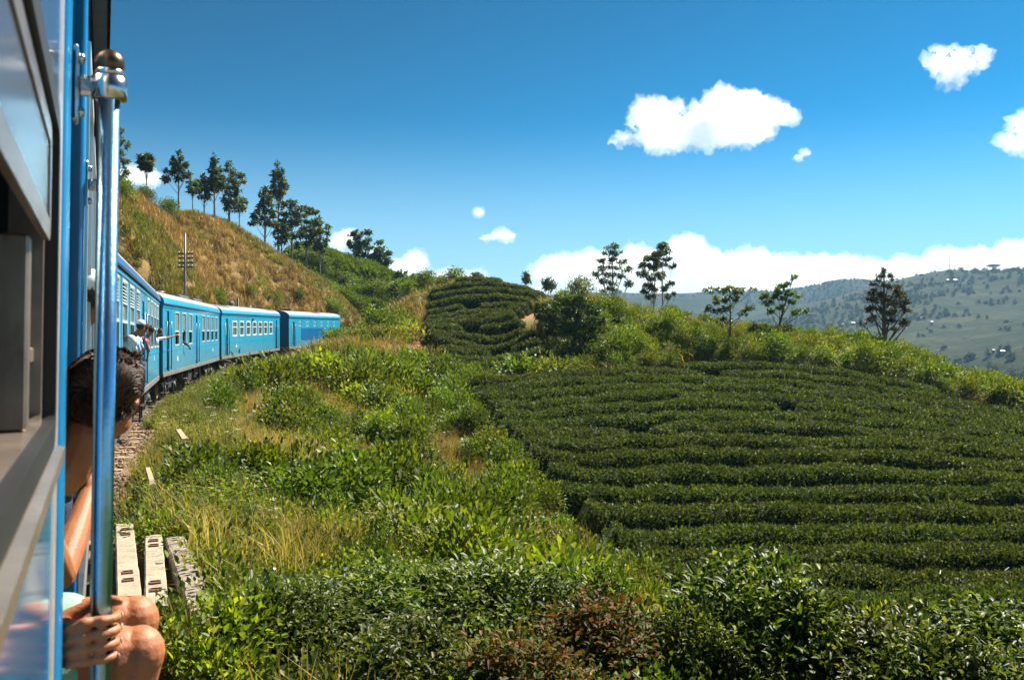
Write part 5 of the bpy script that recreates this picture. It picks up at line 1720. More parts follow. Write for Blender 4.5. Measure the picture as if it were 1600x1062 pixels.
# further weedy bushes over the slope, one label for those nothing tells apart
cnt_ = 0
for _ in range(4000):
    x, y = rng.uniform(-22, 6), rng.uniform(13, 66)
    if not slope_zone(np.array([x]), np.array([y]))[0] or track_dist(np.array([x]), np.array([y]))[0] < 2.6: continue
    if (y > 46 and track_dist(np.array([x]), np.array([y]))[0] < 7) or dryness(np.array([x]), np.array([y]))[0] > .5 or fbm(np.array([x]), np.array([y]), 6.0, 51)[0] < .47 or rng.uniform() < .35: continue
    if any((x - o_.location.x) ** 2 + (y - o_.location.y) ** 2 < (.75 + .012 * y) ** 2 for o_ in SLOPE_OBS): continue
    k = int(rng.choice([0, 2, 4, 4, 3]))
    s = rng.uniform(.5, 1.05) * (1 + max(0, y - 25) * .012)
    gz = float(ground_z(np.array([x]), np.array([y]))[0])
    o = link(bpy.data.objects.new('slope_bush', SB[k])); SLOPE_OBS.append(o)
    o.location = (x, y, gz - .06); o.rotation_euler = (rng.normal(0, .08), rng.normal(0, .08), rng.uniform(0, 6.28)); o.scale = (s, s, s * rng.uniform(.8, 1.1))
    tag(o, ['yellow-green feathery', '', 'dark green broad-leaved', 'wispy olive', 'fresh green leafy'][k] + ' low bush growing out of the grass on the railway slope', 'bush', 'small %s bushes on the railway slope' % ['yellow-green', '', 'dark green', 'olive', 'fresh green'][k])
    cnt_ += 1
    if cnt_ >= 170: break
HB = [(338, 392, 84, 1.0, 2, 'dark spiky bush alone in the middle of the brown cutting'), (262, 300, 90, 1.3, 2, 'green bush on the crest under the second hilltop tree'), (210, 375, 66, 1.2, 0, 'yellowish bush on the brown cutting nearest the handrail'), (235, 440, 54, 1.0, 4, 'green bush low on the cutting behind the louvred carriage'),
      (300, 470, 64, 1.0, 0, 'yellowish bush on the cutting beside the pole'), (430, 455, 100, 1.3, 0, 'olive bush low on the brown cutting behind the white-windowed carriage'), (465, 440, 106, 1.2, 0, 'olive bush above the gap between the last two carriages'), (345, 420, 84, .8, 2, 'small dark bush just below the spiky one'),
      (520, 460, 116, 1.6, 2, 'green bush at the tip of the brown cutting'), (390, 470, 92, 1.0, 0, 'pale bush just above the white-windowed carriage roof'), (195, 300, 80, 1.3, 2, 'dark green bush on the crest nearest the handrail'), (225, 300, 85, 1.1, 2, 'dark green bush on the crest, second from the handrail')]
for i, px in enumerate((470, 490, 505, 525, 545, 560, 580, 600, 615, 535, 570, 590, 515, 550)):
    HB.append((px, 400 + (px - 470) * .24 + (14 if i > 8 else 0), 146 - (12 if i > 8 else 0), 2.1, 2 if i % 3 else 4, '%s leafy bush on the green end of the hill, %s' % (ORD[i if i < 9 else i - 9], 'counting along the skyline' if i < 9 else 'counting along the lower line')))
for i, (px, py, d) in enumerate(((640, 436, 104), (668, 434, 102), (690, 433, 100), (712, 437, 98), (655, 450, 96), (622, 445, 108))):
    HB.append((px, py, d, 1.6, 2 if i % 2 else 4, '%s dark bush on the skyline between the hill and the upper tea patch' % ORD[i]))
for (px, py, d, s, k, lab) in HB:
    x, y, zt = W(px, py, d)
    gz = float(ground_z(np.array([x]), np.array([y]))[0])
    o = link(bpy.data.objects.new('hill_bush', SB[k]))
    H = (1.5, 1.9, 1.6, 1.2, 1.25)[k]
    o.location = (x, y, gz - .1); o.rotation_euler = (0, 0, random.uniform(0, 6.28)); o.scale = (s, s, s)
    tag(o, lab, 'bush', 'bushes on the hill')

# ------------------------------------------------------------------ trees
def tree(name, label, group, base, clumps, d, leafmat, barkmat, leaf=(.25, .11), n_leaf=1500, trunk_r=.16, top=None, lean=0, depth_k=1.0, up=.0, twig=True, jitter=.5, bare=None):
    """base (px, py) on the ground at distance d, clumps (px, py, rx, ry) of its crown as seen; each clump gets its own depth"""
    bx, by_, bz = W(base[0], base[1], d)
    gz = float(ground_z(np.array([bx]), np.array([by_]))[0]) if d < 135 else bz
    bz = min(bz, gz) if d < 135 else bz
    root = thing(name, label, 'tree', (bx, by_, bz - .1), 0, group)
    sc = d / K
    cs = []
    for (px, py, rx, ry) in clumps:
        x = (px - base[0]) * sc; z = ZC + (531 - py) * sc - bz + .1
        cs.append((Vector((x, random.uniform(-1, 1) * jitter * depth_k * max(rx, 8) * sc * 1.6, z)), rx * sc, ry * sc))
    tz = max(c[0].z for c in cs) * .96 if top is None else ZC + (531 - top[1]) * sc - bz
    tx = (top[0] - base[0]) * sc if top else cs[int(np.argmax([c[0].z for c in cs]))][0].x
    tp_ = [Vector((0, 0, -.1)), Vector((tx * .25 + lean * sc, 0, tz * .33)), Vector((tx * .62 + lean * sc * .6, 0, tz * .68)), Vector((tx, 0, tz))]
    b = MB(); b.tube(tp_, [trunk_r * 1.35, trunk_r, trunk_r * .62, trunk_r * .18], 8)
    for (c, rx, rz) in cs:
        h = max(tz * .16, c.z - max(.25 * tz, .55 * abs(c.x) + .3 * rz))
        h = min(h, tz * .93)
        u = h / tz
        f = u * 3; i = min(2, int(f)); q = tp_[i].lerp(tp_[i + 1], f - i)
        r0 = trunk_r * (.55 - .4 * u)
        mid = q.lerp(c, .55) + Vector((0, 0, -.06 * (c - q).length))
        b.tube([q, mid, c], [r0, r0 * .7, r0 * .3], 5, cap=False)
        for t in range(3):
            e = c + Vector((random.uniform(-.7, .7) * rx, random.uniform(-.7, .7) * rx, random.uniform(-.2, .7) * rz))
            b.tube([mid.lerp(c, .6), e], [r0 * .4, r0 * .12], 4, cap=False)
    b.build('trunk', M[barkmat], root)
    tot = sum(rx * rz for _, rx, rz in cs)
    P, D, N = [], [], []
    for (c, rx, rz) in cs:
        n = max(12, int(n_leaf * rx * rz / tot))
        # several tufts inside each clump leave gaps between them
        nt = max(3, int(n / 28))
        tuft = np.array(c) + rnd_dirs(nt) * rng.uniform(.35, 1, (nt, 1)) ** .6 * np.array([rx, rx * depth_k, rz]) * .85
        k = rng.integers(0, nt, n)
        off = rng.normal(size=(n, 3)) * np.array([rx, rx, rz * .8]) * .17
        P.append(tuft[k] + off); D.append(unit(off / max(rx, .01) + rnd_dirs(n) * .5 + np.array([0, 0, up]))); N.append(unit(rnd_dirs(n) * .7 + np.array([0, 0, .8])))
    P, D, N = np.concatenate(P), np.concatenate(D), np.concatenate(N)
    V, F = leaf_geo(P, D, N, leaf[0] * rng.uniform(.6, 1.3, len(P)), leaf[1] * rng.uniform(.7, 1.2, len(P)))
    link(bpy.data.objects.new('crown', mesh_np('crown', V, F, [M[leafmat]])), root)
    return root


def gum(px, base_y, top_y, hw, d, label, style='cone', n=1500, trunk_frac=.4, group='gum trees on the brown hill'):
    Hh = base_y - top_y
    cl = []
    lo = base_y - Hh * trunk_frac
    lv = 6
    for i in range(lv):
        t = i / (lv - 1)
        y = top_y + (lo - top_y) * t
        w = hw * ((.35 + .75 * t) if style == 'cone' else (.7 + .5 * math.sin(math.pi * min(1, t * 1.1))) if style == 'round' else .8)
        m = 1 if i == 0 else 3
        for k in range(m):
            dx = 0 if m == 1 else (-1 + k) * w * .62 + random.uniform(-.2, .2) * w
            cl.append((px + dx, y + random.uniform(-.05, .05) * Hh + Hh * .05, w * random.uniform(.36, .55), Hh * random.uniform(.055, .095)))
    return tree('gum_tree', label, group, (px, base_y), cl, d, 'gum', 'bark_pale', leaf=(.0042 * d, .0023 * d), n_leaf=int(n * .8), trunk_r=.0009 * d * (Hh / 60) ** .5, jitter=.7)


gum(186, 300, 206, 18, 82, 'tall gum tree half hidden by the handrail at the crest', 'cone', 1500, .25)
gum(229, 288, 240, 15, 88, 'small umbrella-shaped gum tree alone on a bare trunk near the handrail', 'flat', 1000, .55)
gum(279, 300, 238, 18, 94, 'conical gum tree with several thin trunks, third from the handrail', 'cone', 1500, .42)
gum(335, 320, 244, 13, 103, 'slender gum tree at the front of the close pair', 'cone', 1200, .4)
gum(358, 332, 250, 19, 107, 'broad conical gum tree, taller mass of the close pair', 'round', 1800, .18)
gum(319, 316, 274, 15, 103, 'low round gum tree below the slender one of the pair', 'round', 900, .2)
gum(374, 335, 308, 10, 108, 'small gum sapling on the crest after the close pair', 'round', 500, .3)
gum(301, 312, 282, 8, 100, 'thin small gum sapling before the close pair', 'round', 350, .4)
gum(435, 378, 254, 18, 128, 'tallest gum tree on the hill, compact crown on a long bare trunk', 'cone', 1500, .62)
gum(414, 366, 294, 20, 118, 'gum tree with drooping lower branch just before the tallest one', 'cone', 1600, .3)
gum(456, 386, 310, 19, 124, 'dense gum tree right after the tallest one', 'round', 1700, .25)
gum(479, 392, 318, 18, 128, 'dense gum tree in the middle of the green clump', 'round', 1700, .18)
gum(500, 398, 342, 14, 130, 'smaller gum tree at the end of the green clump', 'round', 1200, .15)
gum(440, 384, 345, 12, 122, 'low gum tree at the foot of the tallest one', 'round', 700, .2)
gum(556, 415, 357, 12, 160, 'gum tree with an open crooked crown, first of the far clump', 'round', 900, .3, group='gum trees of the far clump')
gum(575, 425, 365, 20, 158, 'broad dense gum tree in the middle of the far clump', 'round', 2000, .12, group='gum trees of the far clump')
gum(594, 432, 386, 13, 158, 'low dense gum tree at the end of the far clump', 'round', 1200, .1, group='gum trees of the far clump')
gum(626, 440, 424, 8, 150, 'tiny pale tree on the skyline after the far clump', 'round', 300, .2, group='gum trees of the far clump')
gum(744, 440, 427, 7, 130, 'tiny tree peeping over the crest of the upper tea patch', 'round', 260, .2, group='small trees behind the tea crest')
gum(822, 452, 427, 6, 130, 'tiny slanted tree behind the crest, nearer the upper tea patch', 'flat', 260, .5, group='small trees behind the tea crest')
gum(857, 458, 437, 12, 130, 'tiny flat-topped dark tree behind the crest, before the tall layered gum', 'flat', 420, .4, group='small trees behind the tea crest')
tree('gum_tree', 'tall gum tree in flat layers standing alone on the ridge', 'gum trees on the ridge', (958, 482), [(957, 386, 11, 8), (950, 396, 10, 5), (965, 396, 10, 5), (940, 408, 9, 5), (958, 407, 12, 5), (972, 409, 9, 5), (938, 419, 12, 5), (958, 418, 11, 4), (976, 421, 12, 5),
     (936, 430, 11, 5), (954, 430, 12, 5), (971, 430, 10, 5), (942, 441, 11, 5), (960, 442, 8, 4), (984, 442, 8, 5), (948, 454, 11, 5), (980, 447, 8, 4), (963, 455, 7, 3)], 108, 'gum', 'bark_pale', leaf=(.34, .17), n_leaf=2700, trunk_r=.17, jitter=.4)
tree('gum_tree', 'denser of the paired gum trees, leaning crown on the side of the layered gum', 'gum trees on the ridge', (1018, 478), [(1024, 396, 9, 6), (1014, 404, 10, 6), (1026, 408, 9, 6), (1008, 415, 10, 6), (1022, 420, 11, 6), (1004, 428, 8, 6), (1018, 433, 10, 6), (1030, 432, 8, 6), (1012, 446, 9, 6), (1024, 450, 9, 5), (1006, 456, 6, 5), (1018, 464, 9, 5)], 104, 'gum', 'bark_pale', leaf=(.34, .17), n_leaf=2900, trunk_r=.13, jitter=.4)
tree('gum_tree', 'thinner taller of the paired gum trees with an open crown', 'gum trees on the ridge', (1038, 478), [(1034, 386, 9, 7), (1040, 392, 9, 6), (1030, 398, 9, 5), (1042, 404, 7, 4), (1050, 417, 5, 4), (1036, 414, 7, 4), (1032, 430, 7, 5), (1048, 441, 6, 4), (1038, 450, 7, 5), (1056, 459, 6, 3), (1044, 464, 6, 4)], 108, 'gum', 'bark_pale', leaf=(.34, .17), n_leaf=2000, trunk_r=.10, jitter=.4)
tree('pine_tree', 'dark ragged pine standing alone on the ridge before the valley', None, (1382, 530), [(1381, 424, 5, 8), (1374, 436, 8, 6), (1388, 438, 8, 6), (1368, 448, 9, 5), (1384, 448, 9, 6), (1396, 452, 9, 6), (1362, 458, 10, 6), (1378, 461, 12, 6), (1396, 464, 12, 7), (1408, 462, 9, 6),
     (1366, 472, 13, 7), (1386, 474, 13, 7), (1404, 477, 12, 7), (1418, 474, 8, 5), (1360, 486, 9, 6), (1374, 488, 11, 6), (1396, 490, 12, 6), (1414, 488, 9, 5), (1366, 501, 12, 5), (1388, 502, 10, 5), (1408, 504, 11, 5), (1352, 508, 7, 4), (1400, 516, 9, 4), (1414, 512, 7, 4)], 68, 'pine', 'bark', leaf=(.34, .09), n_leaf=2900, trunk_r=.18, jitter=.5, up=.4)
tree('sapling', 'thin leaning sapling with sparse leaf tufts at the edge of the scrub', None, (1128, 545), [(1108, 454, 9, 5), (1126, 455, 10, 6), (1140, 450, 10, 5), (1152, 456, 9, 6), (1164, 454, 8, 5), (1176, 453, 6, 4), (1116, 470, 10, 6), (1134, 466, 10, 6), (1150, 468, 9, 5), (1106, 482, 8, 5), (1124, 484, 10, 6), (1142, 482, 9, 5), (1172, 480, 7, 7), (1160, 488, 8, 5), (1136, 500, 8, 5)], 62, 'sapling', 'bark', leaf=(.24, .13), n_leaf=1300, trunk_r=.07, lean=10, jitter=.5)
tree('sapling', 'spreading sapling with layered leaves on the ridge skyline', None, (1212, 506), [(1238, 434, 5, 5), (1232, 444, 8, 5), (1222, 446, 8, 4), (1212, 454, 10, 5), (1232, 457, 10, 5), (1246, 464, 7, 4), (1196, 463, 9, 5), (1214, 466, 11, 5), (1232, 472, 10, 4), (1198, 474, 10, 5), (1216, 480, 10, 5), (1240, 486, 12, 4), (1254, 486, 6, 3), (1204, 486, 9, 4)], 68, 'sapling', 'bark', leaf=(.26, .14), n_leaf=1500, trunk_r=.09, jitter=.5)
tree('broad_tree', 'round dark-leaved tree at the corner between the two tea fields', None, (893, 560), [(878, 470, 20, 10), (905, 474, 20, 11), (860, 480, 16, 10), (925, 486, 16, 11), (846, 492, 12, 9), (890, 490, 24, 12), (866, 502, 18, 12), (915, 506, 22, 12), (938, 504, 12, 10), (888, 516, 24, 12), (862, 520, 14, 9), (920, 526, 18, 9), (842, 478, 8, 7), (908, 459, 5, 5)], 61, 'broad_dark', 'bark', leaf=(.22, .12), n_leaf=6200, trunk_r=.13, jitter=.6)
tree('sapling', 'slim young shoot with a leafy tip sticking out above the round dark tree', None, (906, 480), [(908, 456, 3, 3), (904, 463, 3, 2), (910, 464, 3, 3), (906, 470, 3, 2)], 60, 'scrub_green', 'bark', leaf=(.2, .11), n_leaf=160, trunk_r=.025, jitter=.3)

# ------------------------------------------------------------------ people
def solid_union(name, build, vox, mat, smooth_it=4, origin=Vector((0, 0, 0)), pre=None):
    """closed shapes grown into one continuous skin"""
    me = build.mesh(name + '_raw', [])
    o = bpy.data.objects.new(name + '_raw', me); COL.objects.link(o)
    md = o.modifiers.new('r', 'REMESH'); md.mode = 'VOXEL'; md.voxel_size = vox
    sm = o.modifiers.new('s', 'SMOOTH'); sm.iterations = smooth_it; sm.factor = .5
    dg = bpy.context.evaluated_depsgraph_get()
    ev = bpy.data.meshes.new_from_object(o.evaluated_get(dg))
    bpy.data.objects.remove(o)
    ev.name = name
    ev.materials.clear(); ev.materials.append(mat)
    ev.polygons.foreach_set('use_smooth', np.full(len(ev.polygons), True))
    ev.transform(Matrix.Translation(-origin))
    return ev


def limb(mb, pts, radii, n=14):
    """rounded tapered limb"""
    pts = [Vector(p) for p in pts]
    P, Rr = [], []
    for i in range(len(pts) - 1):
        for k in range(4):
            t = k / 4; P.append(pts[i].lerp(pts[i + 1], t)); Rr.append(radii[i] * (1 - t) + radii[i + 1] * t)
    P.append(pts[-1]); Rr.append(radii[-1])
    mb.tube(P, Rr, n)
    for p, r in zip(pts, radii): mb.sphere(tuple(p), r * .995, 12)
    return mb


def head_shapes(mb, c, yaw, pitch=0.0, s=1.0, roll=0.0):
    """head facing yaw (0 = along +y, positive towards +x); returns its matrix"""
    mt = Matrix.Translation(c) @ Matrix.Rotation(-yaw, 4, 'Z') @ Matrix.Rotation(roll, 4, 'Y') @ Matrix.Rotation(pitch, 4, 'X') @ Matrix.Scale(s, 4)
    t = MB(mt)
    t.sphere((0, -.012, .028), (.074, .094, .090), 20)          # cranium
    t.sphere((0, .020, -.035), (.058, .066, .078), 18)           # face
    t.sphere((0, .052, -.090), (.030, .026, .024), 12)           # chin
    t.tube([(0, .082, .012), (0, .098, -.022), (0, .088, -.036)], [.008, .014, .011], 10)   # nose
    t.sphere((.028, .074, .030), (.024, .012, .008), 10); t.sphere((-.028, .074, .030), (.024, .012, .008), 10)   # brows
    t.sphere((0, .082, -.060), (.022, .010, .009), 10)           # lips
    for sx in (1, -1):
        t.sphere((sx * .050, .035, -.04), (.016, .03, .03), 10)
        t.tube([(sx * .070, -.004, -.022), (sx * .079, -.012, -.004), (sx * .083, -.016, .014), (sx * .078, -.006, .026), (sx * .072, .006, .016)], [.009, .010, .010, .009, .006], 8)
        t.sphere((sx * .074, -.004, .002), (.008, .013, .019), 8)
    mb.v_off = len(mb.v)
    mb.add(t.v, t.f, 0, True)
    return mt


def eyes(mt, parent, origin):
    for sx in (1, -1):
        b = MB(Matrix.Translation(-origin) @ mt); b.sphere((sx * .029, .070, .010), (.013, .012, .011), 12)
        b.build('eye', M['eye'], parent)


M['eye'] = paint('eye', (.10, .07, .05), .2, var=.5)


def hair_mesh(mt, n=5200, grow=.014, front=.35, mat=None, seed=0, wave=1.0):
    """short wavy locks rooted over the scalp, above a close-fitting cap"""
    cap = MB()
    c = Vector((0, -.012, .028)); r = Vector((.0765, .097, .093))
    vs, nu, nv = [], 36, 20
    for j in range(nv + 1):
        t = math.pi * .74 * j / nv
        for i in range(nu):
            a = 2 * math.pi * i / nu
            d = Vector((math.sin(t) * math.cos(a), math.sin(t) * math.sin(a), math.cos(t)))
            lim = 1.0
            k = 1 + .05 * noise.noise(d * 6 + Vector((seed, 0, 0))) * wave + .03 * noise.noise(d * 15)
            p = Vector((c.x + d.x * r.x * k, c.y + d.y * r.y * k, c.z + d.z * r.z * k))
            # the hairline: pulled inside the skull over the face
            if p.y > .045 and p.z < .075 or (p.y > -.02 and p.z < .004): p = c + (p - c) * .8
            vs.append(p)
    fs = [(j * nu + i, j * nu + (i + 1) % nu, (j + 1) * nu + (i + 1) % nu, (j + 1) * nu + i) for j in range(nv) for i in range(nu)]
    d = rnd_dirs(n * 2, .25)
    P = np.array(c) + d * np.array(r) * .99
    ok = ~(((P[:, 1] > .040) & (P[:, 2] < .078)) | ((P[:, 1] > -.022) & (P[:, 2] < .006)) | (P[:, 2] < -.055))
    P, d = P[ok][:n], d[ok][:n]
    # neighbouring locks share a direction, so the hair reads as waves
    q = P * 26
    sw = np.stack([np.sin(q[:, 1] * 1.3 + q[:, 2]), np.sin(q[:, 0] * 1.1 - q[:, 2] * .7 + 1), np.sin(q[:, 0] + q[:, 1] * .8 + 2)], 1) * .8 * wave
    sw = sw - (sw * d).sum(1, keepdims=True) * d
    D = unit(d * .12 + sw + rnd_dirs(len(d)) * .14)
    LV, LF = leaf_geo(P, D, d + rnd_dirs(len(d)) * .3, grow * rng.uniform(1.2, 2.4, len(P)), .0045, True, .1)
    V = np.concatenate([np.array([tuple(v) for v in vs]), LV])
    V4 = np.concatenate([V, np.ones((len(V), 1))], 1) @ np.array(mt).T
    me = mesh_np('hair', V4[:, :3], [np.array(fs), LF + len(vs)], [mat or M['hair']], smooth=True)
    return me


def grip(mb, c, axis_r, wrist, cam=-1, turn=0.0):
    """hand closed on an upright pole at c: palm inboard (-x), four fingers over the near side (-y), thumb over the other; turn swings it round the pole"""
    c = Vector(c)
    mt = Matrix.Translation(c) @ Matrix.Rotation(turn, 4, 'Z')
    g = MB(mt)
    lens_ = (.98, 1.06, 1.02, .86); rad = (.0100, .0103, .0097, .0086)
    tips = []
    for i in range(4):
        z = .037 - i * .0240
        r = rad[i]; R_ = axis_r + r * .92
        k = lens_[i]
        base = (-.066, cam * .024, z * .85 - .002)
        a = [base, (-R_ * .97, cam * (R_ * .55 + .017), z + .002)]
        for ang in (62, 95, 128, 162, 196 * k):
            t = R(180 - ang)
            a.append((R_ * math.cos(t), cam * R_ * math.sin(t), z + .001))
        limb(g, a, [r * 1.1, r * 1.16, r * .95, r * 1.12, r * .90, r * .94, r * .76], 10)
        g.sphere((-.050, cam * .0345, z * .95), (.0125, .0085, .0095), 10)       # knuckle
        g.sphere(a[3], (r * 1.12, r * 1.2, r * 1.0), 8)
        tips.append((mt @ Vector(((R_ + r * .86) * math.cos(R(180 - 180 * k)), cam * (R_ + r * .86) * math.sin(R(180 - 180 * k)), z + .001)), R(180 - 180 * k) * -cam, r))
    r = .0115; R_ = axis_r + r * .9
    limb(g, [(-.085, -cam * .010, .012), (-.055, -cam * .030, .036), (-.018, -cam * (R_ + .004), .054), (.012, -cam * R_ * .9, .060), (.032, -cam * R_ * .42, .061)], [.019, .0165, r * 1.08, r * 1.0, r * .74], 10)
    g.sphere((-.062, cam * .006, 0), (.030, .023, .047), 16)
    g.sphere((-.086, -cam * .002, -.004), (.032, .021, .038), 16)
    mb.add(g.v, g.f, 0, True)
    w = Vector(wrist); h = mt @ Vector((-.088, 0, -.004))
    limb(mb, [tuple(h), tuple(h.lerp(w, .5)), tuple(w)], [.027, .026, .027], 14)
    return tips, turn


def fingernails(tips, parent, origin):
    for (p, a, r) in tips[0]:
        b = MB(Matrix.Translation(-origin) @ Matrix.Translation(p) @ Matrix.Rotation(tips[1] + a, 4, 'Z'))
        b.sphere((0, 0, 0), (.0022, r * .62, r * .60), 10)
        b.build('fingernail', M['nail'], parent)


M['nail'] = paint('fingernail', (.55, .33, .24), .3, var=.08, scale=40)


# the traveller sitting in our doorway, in coach coordinates (x outboard, y forward, z up)
def zc(h): return ZC + h
O = Vector((-.30, 2.22, zc(-1.128)))
OR = Matrix.Rotation(R(TH0), 4, 'Z')
b = MB()
HC = Vector((.000, 2.30, zc(-.140)))
hm = head_shapes(b, HC, R(26), R(-6), 1.0, R(15))
limb(b, [(-.040, 2.285, zc(-.215)), (-.07, 2.29, zc(-.29)), (-.16, 2.29, zc(-.36))], [.052, .056, .07])                     # neck
limb(b, [(-.19, 2.12, zc(-.385)), (-.17, 2.29, zc(-.37)), (-.19, 2.47, zc(-.385))], [.060, .075, .060])                       # shoulders
limb(b, [(-.22, 2.29, zc(-.45)), (-.30, 2.27, zc(-.60)), (-.36, 2.24, zc(-.74))], [.125, .115, .125])                          # torso
limb(b, [(-.30, 2.20, zc(-.45)), (-.36, 2.15, zc(-.72))], [.08, .10]); limb(b, [(-.30, 2.38, zc(-.45)), (-.36, 2.34, zc(-.72))], [.08, .10])
# right arm to the near rail
limb(b, [(-.19, 2.12, zc(-.385)), (-.20, 2.06, zc(-.52)), (-.205, 2.03, zc(-.65))], [.055, .048, .042])
limb(b, [(-.205, 2.03, zc(-.65)), (-.15, 1.96, zc(-.615)), (-.105, 1.885, zc(-.568))], [.042, .040, .027])
tipsR = grip(b, (.004, 1.86, zc(-.560)), .0195, (-.105, 1.880, zc(-.566)))
# left arm to the far rail
limb(b, [(-.19, 2.47, zc(-.385)), (-.14, 2.60, zc(-.50)), (-.098, 2.71, zc(-.635))], [.055, .047, .043])
limb(b, [(-.098, 2.71, zc(-.635)), (-.068, 2.82, zc(-.555)), (-.030, 2.945, zc(-.45))], [.043, .042, .027])
tipsL = grip(b, (.004, 3.04, zc(-.405)), .018, (-.030, 2.945, zc(-.45)), turn=R(58))
# legs: thighs level, knees outside, feet on the door step
for ys, yk, ya, hk in ((2.15, 1.985, 2.06, -.640), (2.33, 2.20, 2.24, -.635)):
    limb(b, [(-.37, ys, zc(-.72)), (-.20, (ys + yk) / 2, zc(-.665)), (.035, yk, zc(hk))], [.098, .083, .062])
    b.sphere((.078, yk - .003, zc(hk + .002)), (.050, .054, .056), 16)
    limb(b, [(.072, yk, zc(hk - .012)), (.035, yk + .02, zc(-.80)), (.0, ya, zc(-1.045))], [.052, .054, .036])
    limb(b, [(-.025, ya, zc(-1.085)), (.03, ya - .01, zc(-1.095)), (.10, ya - .02, zc(-1.108))], [.036, .033, .020])
body = solid_union('person', b, .0031, M['skin'], 7, O)
per = link(bpy.data.objects.new('person', body))
per.matrix_basis = CANT @ Matrix.Translation(O)
tag(per, 'barefoot person in mint shorts sitting in our doorway, holding both handrails and looking ahead', 'person')
eyes(hm, per, O)
fingernails(tipsR, per, O); fingernails(tipsL, per, O)
hme = hair_mesh(Matrix.Translation(-O) @ hm, n=9000, grow=.015, mat=M['hair'])
link(bpy.data.objects.new('hair', hme), per)
s = MB()
limb(s, [(-.135, 2.29, zc(-.375)), (-.22, 2.29, zc(-.45)), (-.30, 2.27, zc(-.60)), (-.365, 2.24, zc(-.73))], [.082, .137, .128, .138])
limb(s, [(-.30, 2.20, zc(-.45)), (-.36, 2.15, zc(-.72))], [.09, .112]); limb(s, [(-.30, 2.38, zc(-.45)), (-.36, 2.34, zc(-.72))], [.09, .112])
limb(s, [(-.19, 2.12, zc(-.385)), (-.20, 2.065, zc(-.51))], [.068, .062]); limb(s, [(-.19, 2.47, zc(-.385)), (-.165, 2.58, zc(-.485))], [.068, .062])
link(bpy.data.objects.new('shirt', solid_union('shirt', s, .010, M['navy'], 3, O)), per)
s = MB()
for ys, yk, hk in ((2.15, 1.985, -.640), (2.33, 2.20, -.635)):
    limb(s, [(-.40, ys, zc(-.73)), (-.25, ys * .6 + yk * .4, zc(-.69)), (-.078, ys * .2 + yk * .8, zc(-.652))], [.115, .108, .092])
limb(s, [(-.38, 2.14, zc(-.73)), (-.38, 2.34, zc(-.73))], [.125, .125])
link(bpy.data.objects.new('shorts', solid_union('shorts', s, .010, M['mint'], 3, O)), per)
# what the traveller sits on: the ledge inside the doorway
MB().box((-.72, 1.96, zz(-1.127)), (-.31, 2.90, zz(-.82)), 0, bev=.015).build('doorway_ledge', M['interior'], own)


def passenger(label, car, y, z, skin_m, shirt_m, hat=None, out=.22, look=0.0, arms=(), hair=True, head=True):
    """leaning out of a window or door: y along the carriage, z height of the sill"""
    fr = CANT if car is own else Matrix.LocRotScale(car.location, car.rotation_euler.to_quaternion(), None)
    x = HW if car is not own else WX
    O_ = Vector((x - .30, y, z - .75))
    b = MB()
    sx_ = x + out - .17
    limb(b, [(x - .28, y, z - .65), (x - .24, y, z - .1), (sx_, y, z + .20)], [.14, .13, .12])
    limb(b, [(sx_ - .01, y - .17, z + .26), (sx_ + .02, y, z + .30), (sx_ - .01, y + .17, z + .26)], [.06, .075, .06])
    arms = [((out - .18, a_[0][1], a_[0][2]), a_[1], a_[2]) for a_ in arms]
    hc = Vector((x + out, y + .06, z + .50))
    hmt = None
    limb(b, [(sx_ + .03, y, z + .30), tuple(hc + Vector((0, 0, -.06)))], [.055, .05])
    hmt = head_shapes(b, hc, look)
    for sh, el, ha in arms:
        S_, E_, H_ = [Vector((x + p[0], y + p[1], z + p[2])) for p in (sh, el, ha)]
        limb(b, [S_, E_], [.05, .04]); limb(b, [E_, H_], [.04, .026])
        d = (H_ - E_).normalized(); sd = d.orthogonal().normalized()
        b.sphere(tuple(H_ + d * .05), (.04, .045, .03), 10)
        for q in range(4):
            o_ = sd * (.030 - q * .02)
            limb(b, [H_ + d * .07 + o_, H_ + d * .13 + o_ * 1.1, H_ + d * (.165 if q in (1, 2) else .15) + o_ * 1.15 + Vector((0, 0, -.012))], [.012, .010, .008], 6)
        limb(b, [H_ + d * .02 + sd * .035, H_ + d * .07 + sd * .065], [.014, .010], 6)
    me = solid_union('person', b, .012, skin_m, 2, O_)
    p = link(bpy.data.objects.new('person', me))
    p.matrix_basis = fr @ Matrix.Translation(O_)
    tag(p, label, 'person', 'passengers leaning out of the train')
    s = MB()
    limb(s, [(x - .28, y, z - .66), (x - .24, y, z - .1), (sx_, y, z + .20)], [.152, .145, .135])
    limb(s, [(sx_ - .01, y - .17, z + .26), (sx_ + .01, y, z + .27), (sx_ - .01, y + .17, z + .26)], [.072, .085, .072])
    for sh, el, ha in arms:
        S_, E_ = [Vector((x + q[0], y + q[1], z + q[2])) for q in (sh, el)]
        limb(s, [S_, S_.lerp(E_, .85)], [.062, .055])
    link(bpy.data.objects.new('shirt', solid_union('shirt', s, .016, shirt_m, 2, O_)), p)
    if hair:
        link(bpy.data.objects.new('hair', hair_mesh(Matrix.Translation(-O_) @ hmt, n=900, grow=.016)), p)
    if hat is not None:
        h = MB(Matrix.Translation(-O_) @ hmt)
        h.sphere((0, -.012, .062), (.085, .105, .078), 16)
        h.sphere((0, .085, .045), (.060, .055, .010), 12)
        h.build('hat', hat, p)
    return p


